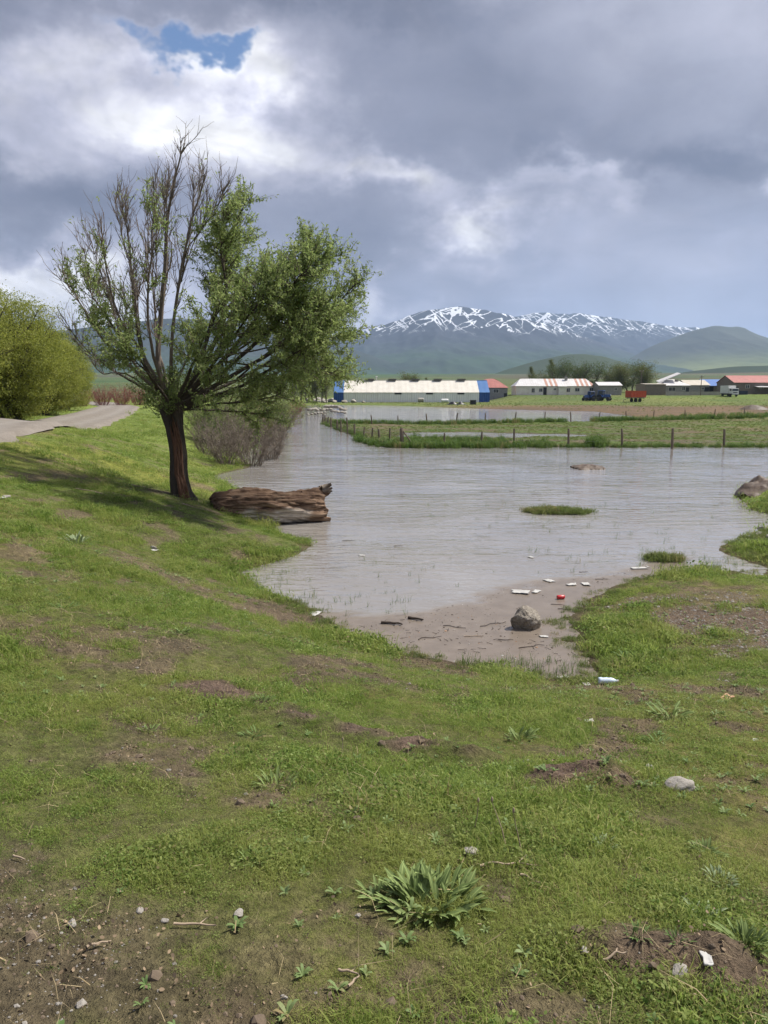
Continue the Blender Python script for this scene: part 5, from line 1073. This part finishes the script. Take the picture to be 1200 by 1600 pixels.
def turf():
    P, Sc, Wh, St = [], [], [], []
    protos = TUFT + HERB
    weeds()
    for k, (r0, r1, n, s) in enumerate(((.9, 3.2, 14000, .85), (3.2, 6, 23500, 1.0), (6, 11, 32500, 1.25), (11, 18, 29000, 1.75), (18, 34, 22000, 2.6), (34, 62, 16000, 4.0))):
        x, y, g = sample_ring(r0, r1, n, 58 if r0 < 3 else 55 if r0 < 6 else 42 if r0 < 11 else 38, 500 + k); z = hgt(x, y); b = bare(x, y); lush = fbm(x * 1.3, y * 1.3, 93, 3)
        keep = (z > .015) & (g.random(n) > b * 1.05 + .55 * smooth(fbm(x * 4, y * 4, 97, 3), .45, .7)) & ~on_road(x, y) & ((y < 36) | (x < -7 - (y - 35) * .06))
        x, y, z, b, lush = x[keep], y[keep], z[keep], b[keep], lush[keep]; m = len(x); herb = g.random(m) < np.where(s > 2, .15, .08 + .38 * smooth(vnoise(x * 1.7, y * 1.7, 95), .35, .7))
        w = np.where(herb, 4 + g.integers(0, 3, m), np.where(g.random(m) < .10 * smooth(lush, .4, .7), 3, g.integers(0, 3, m)))
        P.append(np.c_[x, y, z - .003]); Wh.append(w); Sc.append(s * .86 * g.uniform(.6, 1.3, m) * (.55 + .95 * smooth(lush, .3, .7)) * (.75 + .5 * smooth(vnoise(x * 7, y * 7, 98), .3, .8)) * (1 - .45 * b) * (.9 + .5 * smooth(z, .25, .05)))
    scatter('grass', protos, np.concatenate(P), np.concatenate(Sc), 'short grazed grass and low herbs on the bank', .18, 1, np.concatenate(Wh)); print('turf', sum(map(len, P)))
    # straw and dead blades, pebbles on the bare earth
    x, y, g = sample_ring(.9, 12, 3600, 38, 520); z = hgt(x, y); b = bare(x, y); k = (z > .03) & (g.random(len(x)) < .25 + .75 * b); scatter('straw', STRW, np.c_[x, y, z + .004][k], g.uniform(.5, 1.3, k.sum()), 'dry straw lying in the turf', .6, 2)
    x, y, g = sample_ring(.9, 11, 60000, 38, 530); z = hgt(x, y); b = bare(x, y)
    zone = np.maximum(smooth(-x - .1 * y, .1, .9) * smooth(y, 4.2, 2.6), smooth(x, 2.4, 3.6) * smooth(y, 6.5, 8.0)); k = (z > .02) & (g.random(len(x)) < smooth(b, .3, .8) * (.10 + .9 * zone))
    scatter('gravel', PEB, np.c_[x, y, z + .001][k], (g.pareto(2.6, k.sum()) * .0026 + .0026).clip(0, .020), 'small pebbles on the bare earth patches', .3, 3); print('pebbles', k.sum())
    x = g.uniform(3, 6.2, 9000); y = g.uniform(7.2, 11.5, 9000); z = hgt(x, y); b = bare(x, y); k = (z > .02) & (g.random(9000) < smooth(b, .35, .9))
    scatter('spit_gravel', PEB, np.c_[x, y, z][k], (g.pareto(2.6, k.sum()) * .006 + .006).clip(0, .035), 'grey gravel on the right spit', .3, 13)
    x, y, g = sample_ring(.9, 9, 16000, 38, 535); z = hgt(x, y); b = bare(x, y); k = (z > .02) & (g.random(len(x)) < smooth(b, .25, .8))
    scatter('earth_clods', CLOD, np.c_[x, y, z][k], (g.pareto(2.4, k.sum()) * .005 + .004).clip(0, .03), 'crumbs of earth on the bare patches', .5, 11)
    x, y, g = sample_ring(.9, 9, 7000, 38, 537); z = hgt(x, y); b = bare(x, y); k = (z > .02) & (g.random(len(x)) < .06 + .7 * smooth(b, .2, .7))
    scatter('leaf_litter', FLAKE, np.c_[x, y, z + .003][k], g.uniform(.5, 1.2, k.sum()), 'dead leaf litter between the grass', .2, 12)
    # longer lush grass at the wet edges, on islets and along the paddock
    P, Sc = [], []; g = np.random.default_rng(540)
    def strip(uv, n, su, sv, s, z=None):
        for i in range(n):
            t = g.uniform(0, len(uv) - 1); k = min(int(t), len(uv) - 2); f = t - k; u = uv[k][0] * (1 - f) + uv[k + 1][0] * f + g.normal() * su; v = uv[k][1] * (1 - f) + uv[k + 1][1] * f + g.normal() * sv; p = on_z(u, v, .05); zz = float(hgt(p[0], p[1]))
            if zz > -.12: P.append((p[0], p[1], max(zz, -.02))); Sc.append(s * g.uniform(.6, 1.3))
    strip([(560, 688), (612, 697), (700, 698), (850, 697)], 420, 6, 1.6, 2.2); strip([(850, 697), (1200, 697)], 260, 6, .8, 1.3); strip([(925, 696), (940, 696)], 22, 3, .8, 3.0); strip([(640, 690), (780, 694)], 160, 8, 2.5, 1.9)
    strip([(525, 662), (700, 664), (880, 660)], 330, 6, .8, 2.6); strip([(930, 659), (1000, 657), (1200, 654)], 420, 6, .9, 3.0); strip([(505, 660), (530, 671), (570, 684)], 90, 2, 1.0, 1.8)
    scatter('lush_grass', LUSH, np.array(P), np.array(Sc), 'long lush grass along the edges of the flooded paddock', .12, 4)
    n = 16000; x = g.uniform(-8, 62, n); y = g.uniform(44, 86, n); s_ = sdf(PADDOCK, x, y); z = hgt(x, y); k = (s_ > .3) & (z > .0) & (fbm(x * .5, y * .9, 14, 4) + g.normal(size=n) * .08 < .58)
    scatter('paddock_grass', LUSH2, np.c_[x, y, z][k], g.uniform(.35, .9, k.sum()), 'patchy grass of the flooded paddock', .12, 5)
    n = 12000; x = g.uniform(-16, 120, n); y = g.uniform(100, 235, n); z = hgt(x, y); k = (z > .12) & (fbm(x * .07, y * .16, 13, 4) + g.normal(size=n) * .1 > .42) & ((y > 150) | (g.random(n) < .2))
    scatter('field_grass', LUSH2, np.c_[x, y, z][k], g.uniform(.5, 1.4, k.sum()), 'rough grass of the field before the farm', .12, 6)
    # islets and fringe of the near shore
    P, Sc = [], []
    for o, n in zip(ISLETS, (420, 150)):
        vs = np.array([v.co for v in o.data.vertices]); vs = vs[vs[:, 2] > .004]; q = vs[g.integers(0, len(vs), n)]; c, s = math.cos(o.rotation_euler.z), math.sin(o.rotation_euler.z)
        for p in q: P.append((o.location.x + p[0] * c - p[1] * s + g.normal() * .05, o.location.y + p[0] * s + p[1] * c + g.normal() * .03, p[2])); Sc.append(g.uniform(.25, .75) * g.choice((.7, 1, 1.6)))
    for u, v in SHORE[3:30]:
        for i in range(26):
            p = on_z(u + g.normal() * 22, v + g.normal() * 5, 0); z = float(hgt(p[0], p[1]))
            if -.02 < z < .12: P.append((p[0], p[1], z)); Sc.append(g.uniform(.25, .55))
    for i in range(420):
        p = on_z(1195 + g.normal() * 34, 843 + g.normal() * 14, 0); z = float(hgt(p[0], p[1]))
        if z > .0: P.append((p[0], p[1], z)); Sc.append(g.uniform(.4, .9))
    scatter('shore_grass', LUSH2, np.array(P), np.array(Sc), 'fresh green grass on the islets and at the water edge', .2, 7)
    # thin stems standing in the shallow water
    P, Sc = [], []
    for u, v, n, su, sv in ((560, 930, 26, 50, 20), (470, 945, 24, 30, 12), (850, 812, 30, 45, 10), (1100, 880, 60, 45, 8), (1035, 865, 24, 22, 14), (940, 800, 20, 30, 10), (660, 900, 14, 60, 25), (900, 870, 16, 60, 15), (430, 905, 14, 15, 8), (780, 1042, 60, 45, 6), (880, 1048, 24, 18, 12), (990, 820, 16, 60, 20), (700, 800, 6, 40, 8)):
        for i in range(n): p = on_z(u + g.normal() * su, v + g.normal() * sv, 0); P.append((p[0], p[1], min(-.03, float(hgt(p[0], p[1]))) + .0)); Sc.append(g.uniform(.35, .8))
    P = np.array(P); P[:, 2] = np.maximum(P[:, 2], -.05); scatter('water_stems', REED, P, np.array(Sc), 'thin green stems standing in the shallow water', .1, 8)
turf()

# ------------------------------------------------------------------ leafy rosette plants
def rleaf_mesh(seed, M, wd=.16, arch=.35):
    """lance-shaped leaf of unit length, folded along the rib, arching over"""
    g = np.random.default_rng(seed); n = 8; V, F = [], []
    for k in range(n):
        t = k / (n - 1); w = wd * (math.sin(min(1, t * 1.02 + .06) * math.pi) ** .7) * (.45 + .75 * t if t < .6 else .9); x = t; z = arch * math.sin(t * 1.7) * .9 - .30 * arch * t * t; e = g.normal() * .012
        V += [(x, -w, z + w * .35 + e), (x, 0, z), (x, w, z + w * .35 - e)]
    for k in range(n - 1):
        o = k * 3; F += [(o, o + 1, o + 4, o + 3), (o + 1, o + 2, o + 5, o + 4)]
    return mesh_np('leaf', np.array(V), np.array(F), True, M)
def rosette_mat(name, a, b_):
    m, b, o = new_mat(name); x, y, z = sep(coords('Object')); r = obj_random(); rib = sstep(S.math('ABSOLUTE', y), .0, .022); n = noise_tex(coords('Object', (1, 3, 1)), 6, 3)
    c = mixc((r * .6 + n * .5).clamp(), a, b_); c = mixc(rib, tuple(v * 1.6 for v in b_), c); setc(b, 'Base Color', c); b.inputs['Roughness'].default_value = .7; b.inputs['Specular IOR Level'].default_value = .2
    tr = S.nt.nodes.new('ShaderNodeBsdfTranslucent'); S.nt.links.new(c.s, tr.inputs[0]); mx = S.nt.nodes.new('ShaderNodeMixShader'); mx.inputs[0].default_value = .25; S.nt.links.new(b.outputs[0], mx.inputs[1]); S.nt.links.new(tr.outputs[0], mx.inputs[2]); S.nt.links.new(mx.outputs[0], o.inputs[0]); return m
RA = rosette_mat('grey_green_leaf', (.100, .155, .042), (.190, .240, .085)); RBm = rosette_mat('fresh_green_leaf', (.075, .130, .035), (.13, .19, .06)); RC = rosette_mat('silvery_leaf', (.14, .19, .09), (.24, .29, .16))
RL = {'a': [rleaf_mesh(600 + k, RA, .105 + .015 * k, .35 - .1 * k) for k in range(3)], 'b': [rleaf_mesh(610 + k, RBm, .07 + .015 * k, .3) for k in range(3)], 'c': [rleaf_mesh(620 + k, RC, .10 + .015 * k, .3) for k in range(3)]}
def rosette(u, v, w, n, kind, label, upright=.6, wide=1.0, cat='plant'):
    if n < 60: w, n = w * 1.15, int(n * 1.7)
    g = np.random.default_rng(int(u * 3 + v)); p = ground_hit(u, v); L0 = w * px_size(p[1], p[2]) * .5; t = thing('leafy_plant', label, cat, p, g.uniform(0, 6), 'broad leaved plants in the turf')
    for k in range(n):
        a = g.uniform(0, 2 * math.pi); off = L0 * wide * math.sqrt(g.random()) * (.72 if n > 60 else .42); b = g.uniform(0, 2 * math.pi); L = L0 * g.uniform(.30, .62) / (1 if wide <= 1 else wide * .8); x, y = math.cos(b) * off, math.sin(b) * off
        if off > L0 * .2: a = b + g.normal() * .7
        z = float(hgt(p[0], p[1])) * 0 - .004; o = link('leaf', RL[kind][int(g.integers(0, 3))], t, (x, y * .75, z), (g.normal() * .25, -g.uniform(.25, 1.0) * upright * (1.5 - 1.1 * off / (L0 * .72 * wide)), a), L)
rosette(672, 1412, 165, 140, 'a', 'biggest grey green leafy plant, in the middle of the foreground', .95, 1.1)
rosette(588, 1396, 80, 16, 'a', 'smaller grey green plant touching the left side of the biggest leafy plant', .8)
rosette(398, 1345, 74, 18, 'a', 'small dark green rosette left of the biggest leafy plant', .7)
rosette(437, 1228, 90, 26, 'a', 'grey green leafy clump above the small dark rosette', .7, 1.5)
rosette(492, 1222, 50, 12, 'b', 'narrow leaved tuft just right of the grey green clump', .8)
rosette(232, 1142, 50, 14, 'a', 'small grey green rosette below the bare ridge at the left', .6)
rosette(395, 1148, 56, 14, 'b', 'fresh green rosette under the left end of the earth ridge', .6)
rosette(410, 1096, 56, 14, 'b', 'fresh green rosette on the upper edge of the earth ridge', .6)
rosette(282, 990, 44, 20, 'a', 'lone grey green rosette high on the left bank', .6)
rosette(812, 1156, 74, 26, 'a', 'dark green leafy plant right of the shore end', .7, 1.2)
rosette(862, 1104, 54, 16, 'b', 'fresh green plant below the mud corner', .6)
rosette(765, 1238, 60, 14, 'a', 'low spreading plant under the long earth ridge', .6)
rosette(1050, 1236 - 115, 90, 22, 'a', 'wide dark green plant on the right slope', .5, 1.3)
rosette(1028, 1160, 56, 12, 'b', 'flat green plant in the middle of the right slope', .4)
rosette(1105, 1335, 66, 24, 'a', 'grey green plant at the right edge below the flat rock', .7, 1.1)
rosette(1125, 1378, 70, 24, 'c', 'silvery leaved plant at the right below the grey green plant', .6, 1.2)
rosette(940, 1325, 66, 16, 'c', 'pale silvery plant left of the right edge clump', .5, 1.1)
rosette(1095, 1430, 74, 22, 'c', 'pale broad leaved plant above the lower right plants', .6, 1.1)
rosette(1165, 1475, 96, 30, 'a', 'large grey green plant in the lower right corner of the turf', .8, 1.1)
rosette(995, 1460, 76, 20, 'b', 'fresh green broad leaved plant left of the lower right clump', .8)
rosette(1060, 1470, 60, 14, 'b', 'green plant between the two larger lower right plants', .8)
rosette(1120, 1540, 50, 14, 'b', 'upright green tuft growing from the lower right earth strip', 1.0)
rosette(985, 1030, 60, 16, 'b', 'fresh green plant on the right spit', .6, 1.2)
rosette(100, 950, 56, 12, 'b', 'fresh green plant at the left of the upper bank', .5)
rosette(560, 945 + 120, 40, 10, 'b', 'small green plant on the slope above the ridge', .5)
rosette(120, 848, 60, 14, 'c', 'greyish dry looking plant in the tree shadow', .9)

# ------------------------------------------------------------------ litter, twigs, driftwood
PAPER = mat('white_plastic', (.47, .46, .44), (.36, .35, .33), 4, .6); PET = mat('clear_blue_plastic', (.55, .66, .78), (.62, .72, .82), 4, .25, spec=.6); CANRED = mat('red_can', (.55, .03, .035), (.45, .025, .03), 3, .35, spec=.5)
TAN = mat('tan_scrap', (.42, .25, .15), (.33, .19, .11), 4, .8); DRIFT = mat('wet_driftwood', (.075, .055, .042), (.035, .026, .020), 8, .8); PALETWIG = mat('pale_twig', (.36, .28, .20), (.22, .165, .12), 8, .9)
def scrap(u, v, w, label, M=PAPER, water=True, seed=0, thick=.006, asp=.6, name='plastic_scrap', crumple=.12, cat='litter', group='scraps of litter'):
    p = on_z(u, v, .004) if water else ground_hit(u, v); s = w * px_size(p[1], p[2]) / 2; n = 12; X, Yv = np.meshgrid(np.linspace(-1, 1, n), np.linspace(-asp, asp, n)); r = 1 + .5 * (vnoise(np.arctan2(Yv, X) * 1.5 + seed, X * 0, seed) - .5); Z = crumple * 2 * fbm(X * 1.8 + seed * 3, Yv * 1.8, seed, 3)
    i, j = np.meshgrid(np.arange(n - 1), np.arange(n - 1), indexing='ij'); q = (i * n + j).ravel(); o = link(name, mesh_np(name, np.c_[(X * r).ravel() * s, (Yv * r).ravel() * s, Z.ravel() * s + .004], np.stack([q, q + 1, q + n + 1, q + n], 1), True, M), None, p, (0, 0, seed * 1.3)); k = o.modifiers.new('s', 'SOLIDIFY'); k.thickness = thick; tag(o, label, cat, group)
for k, (u, v, w, lab, wt_) in enumerate(((858, 908, 17, 'white scrap floating furthest left of the upper litter row', 1), (893, 914, 18, 'flat white scrap in the middle of the upper litter row', 1), (915, 913, 18, 'white scrap at the right of the upper litter row', 1), (812, 926, 26, 'long white plastic strip on the scum edge', 1), (838, 925, 16, 'small white scrap right of the long plastic strip', 1), (830, 871, 9, 'tiny white scrap alone on the open water', 1), (880, 1059, 18, 'white scrap at the tip of the muddy corner', 1), (918, 1071, 16, 'greyish scrap on the grass by the muddy corner', 0), (850, 995, 12, 'white scrap right of the boulder', 1), (490, 960, 22, 'white scrap caught at the left shore', 1), (240, 860, 12, 'crumpled white scrap on the shaded bank', 0), (455, 800 + 7, 0, '', 1), (2, 779, 18, 'white sheet scrap at the left edge of the bank', 0), (920, 1127, 14, 'whitish scrap on the slope below the bottle', 0), (1105, 1500, 24, 'white wool like scrap on the lower right earth', 0), (565, 868, 10, 'pale scrap at the tip of the grassy spit', 1), (1180, 1157, 12, 'white scrap at the far right of the slope', 0))):
    if w: scrap(u, v, w, lab, PAPER, wt_, 700 + k)
scrap(1135, 1091, 26, 'tan leaf like scrap on the right slope', TAN, 0, 740, .008, .5)
scrap(462, 842, 14, 'pale scrap lying under the log at the water edge', PAPER, 1, 741)
p = on_z(998, 889, .0); t = thing('foam_board', 'white foam board floating at the scum edge', 'board', (p[0], p[1], 0), R(8)); MB().box((0, 0, .012), (.28, .10, .03)).build('board', PAPER, t, bevel=.006); MB().box((.17, 0, .035), (.02, .12, .012)).build('rim', PAPER, t)
p = on_z(876, 936, .0); t = thing('drink_can', 'red drink can floating in the muddy shallows', 'can', (p[0], p[1], .02), R(12)); MB().lathe([(.024, -.062), (.028, -.060), (.033, -.052), (.033, .050), (.027, .060), (.025, .062)], 18, (0, 0, .012), 'x').build('body', CANRED, t, True); MB().lathe([(.020, .0585), (.026, .063), (.022, .064)], 18, (0, 0, .012), 'x').build('lid', TIN, t)
p = ground_hit(947, 1070); t = thing('plastic_bottle', 'pale blue plastic bottle lying on the grass by the muddy corner', 'bottle', (p[0], p[1], p[2] + .01), R(-4)); MB().lathe([(.02, -.085), (.036, -.082), (.038, -.06), (.034, -.03), (.038, 0), (.034, .03), (.037, .05), (.026, .085), (.013, .105), (.013, .115)], 18, (0, 0, .035), 'x').build('body', PET, t, True); MB().lathe([(.015, .112), (.016, .114), (.016, .128), (.013, .130)], 14, (0, 0, .035), 'x').build('cap', PAPER, t)
def stick(u, v, w, label, M=DRIFT, water=True, seed=0, r=.008, rz=None, name='twig', fork=True, group=None, dz=0.0, cat='twig'):
    g = np.random.default_rng(seed); p = on_z(u, v, .004) if water else ground_hit(u, v); L = w * px_size(p[1], p[2]); a = g.uniform(-.5, .5) if rz is None else rz; c = np.array((math.cos(a), math.sin(a), 0)); nn = np.array((-c[1], c[0], 0)); Q = []
    for k in range(6):
        q = p + c * L * (k / 5 - .5) + nn * g.normal() * L * .05; q[2] = (.004 if water else float(hgt(q[0], q[1]))) + r * .8 + dz; Q.append(q - p)
    t = thing(name, label, cat, p, 0, group); MB().tube(catmull(Q, 12), np.linspace(r, r * .5, 12), 6).build('stem', M, t, True)
    if fork: MB().tube([Q[3], Q[3] + (c * .6 + nn * g.choice((-.7, .7))) * L * .28 + np.array((0, 0, r))], [r * .6, r * .25], 5).build('fork', M, t, True)
for k, (u, v, w, lab) in enumerate(((612, 975, 34, 'dark driftwood slab at the left of the muddy shallows'), (710, 980, 36, 'dark stick left of the boulder, near the scum edge'), (770, 975, 50, 'cluster stick of dark debris just left of the boulder'), (740, 994, 30, 'pale forked stick in the middle of the muddy shallows'), (672, 997, 40, 'thin dark stick lying slanted in the muddy shallows'), (650, 968, 26, 'short dark stick between driftwood slab and scum edge'), (790, 1000, 24, 'small dark stick below the left of the boulder'), (830, 1010, 44, 'long thin stick below the boulder'), (885, 952, 26, 'dark stick right of the boulder'), (838, 772, 16, 'dark driftwood piece on the open water above the grass islet'), (800, 768, 8, 'small dark driftwood bit left above the grass islet'), (622, 853, 14, 'dark floating bit on the water right of the log'), (545, 845, 20, 'dark weed clump floating right of the grassy spit'), (872, 945, 22, 'dark stick under the red can'), (940, 905, 20, 'dark stick right of the litter row'), (912, 894, 14, 'small dark stick above the litter row'))):
    stick(u, v, w, lab, PALETWIG if 'pale' in lab else DRIFT, True, 800 + k, .006 if 'slab' not in lab else .022)
for k in range(90):
    g = np.random.default_rng(850 + k); u, v = g.uniform(540, 900), 0; v = 965 + (u - 540) * .12 + g.uniform(-15, 45 + (u - 540) * .05); 
    if sdf(SCUM, *[np.array([c]) for c in on_z(u, v)[:2]])[0] > .15: stick(u, v, g.uniform(4, 15), 'tiny dark twig floating on the brown muddy shallows', DRIFT, True, 850 + k, .003, g.uniform(0, 3), fork=False, group='tiny twigs on the muddy shallows')
for k, (u, v, w, lab, rz) in enumerate(((545, 1525, 34, 'short brown twig on the bare earth at the bottom middle', -.3), (553, 1540, 30, 'pale curled twig beside the short brown twig', .9), (305, 1452, 66, 'long pale twig lying on the gravel at lower left', .05), (155, 1480, 36, 'straw coloured stalk on the gravel at lower left', .6), (800, 1355, 100, 'long pale stalk lying right of the biggest leafy plant', -.03), (830, 1380, 40, 'bent pale stalk on the bare spot right of the biggest plant', -.9), (250, 1335, 34, 'thin pale straw lying across the middle left turf', 0), (30, 1345, 26, 'thin straw at the left edge above the gravel', -.5), (960, 1500, 40, 'brown twig near the lower right earth strip', .2), (160, 772, 90, 'long bleached stick lying on the shaded bank left of the trunk', -.25), (232, 764, 60, 'bleached stick on the bank just left of the trunk foot', -.35), (300, 793, 34, 'pale stick between the trunk foot and the log', -.2), (1180, 1185, 24, 'brown stick at the right edge of the slope', -.5))):
    stick(u, v, w, lab, PALETWIG, False, 900 + k, .0045 if v > 1000 else .012, rz, fork=k % 2 == 0, dz=.012)
def stalk(u, v, H, label, seed):
    g = np.random.default_rng(seed); p = ground_hit(u, v); t = thing('dry_stalk', label, 'stalk', p); Q = shoot(g, np.array((0, 0, 0.)), np.array((g.normal() * .25, g.normal() * .2, 1)), H, 7, .1, 0); MB().tube(Q, np.linspace(.003, .0015, 7), 5).build('stem', PALETWIG, t, True)
    MB().lathe([(.001, 0), (.005, .008), (.004, .02), (.001, .026)], 8, Q[-1]).build('seed_head', PALETWIG, t, True)
for k, (u, v, H, lab) in enumerate(((815, 1335, .30, 'tall dry stalk standing right of the biggest leafy plant'), (740, 1300, .16, 'short dry stalk above the biggest leafy plant'), (790, 1320, .18, 'dry stalk between two others above the bare spot'), (533, 1185, .10, 'short dry stalk under the earth ridge'))): stalk(u, v, H, lab, 950 + k)

g = np.random.default_rng(990); x = g.uniform(-1.2, 4.5, 5000); y = g.uniform(7.5, 14.5, 5000); k = (sdf(SCUM, x, y) > .05) & (hgt(x, y) < 0) & (fbm(x * 1.6, y * 1.6, 991, 3) > .47)
scatter('floating_specks', [proto(rock_mesh('speck', 995 + i, (DRIFT, TAN, PAPER)[i], 1, .5, .35)) for i in range(3)], np.c_[x, y, 0 * x + .002][k], (g.pareto(2.5, k.sum()) * .004 + .004).clip(0, .022), 'specks of bark and foam on the muddy shallows', .1, 15, np.where(g.random(k.sum()) < .82, 0, g.integers(1, 3, k.sum())))
# ------------------------------------------------------------------ air: one even box of haze
def haze():
    m = bpy.data.materials.new('hazy_air'); m.use_nodes = True; nt = m.node_tree; nt.nodes.clear(); o = nt.nodes.new('ShaderNodeOutputMaterial'); v = nt.nodes.new('ShaderNodeVolumePrincipled'); nt.links.new(v.outputs[0], o.inputs['Volume'])
    v.inputs['Color'].default_value = (.50, .69, 1.0, 1); v.inputs['Density'].default_value = HAZE; v.inputs['Anisotropy'].default_value = .2
    b = MB().box((0, 4500, 400), (26000, 17500, 1000)).build('haze', m); tag(b, 'thin blue haze filling the valley', None, None, 'stuff'); b.visible_shadow = True
HAZE = .00008
haze()
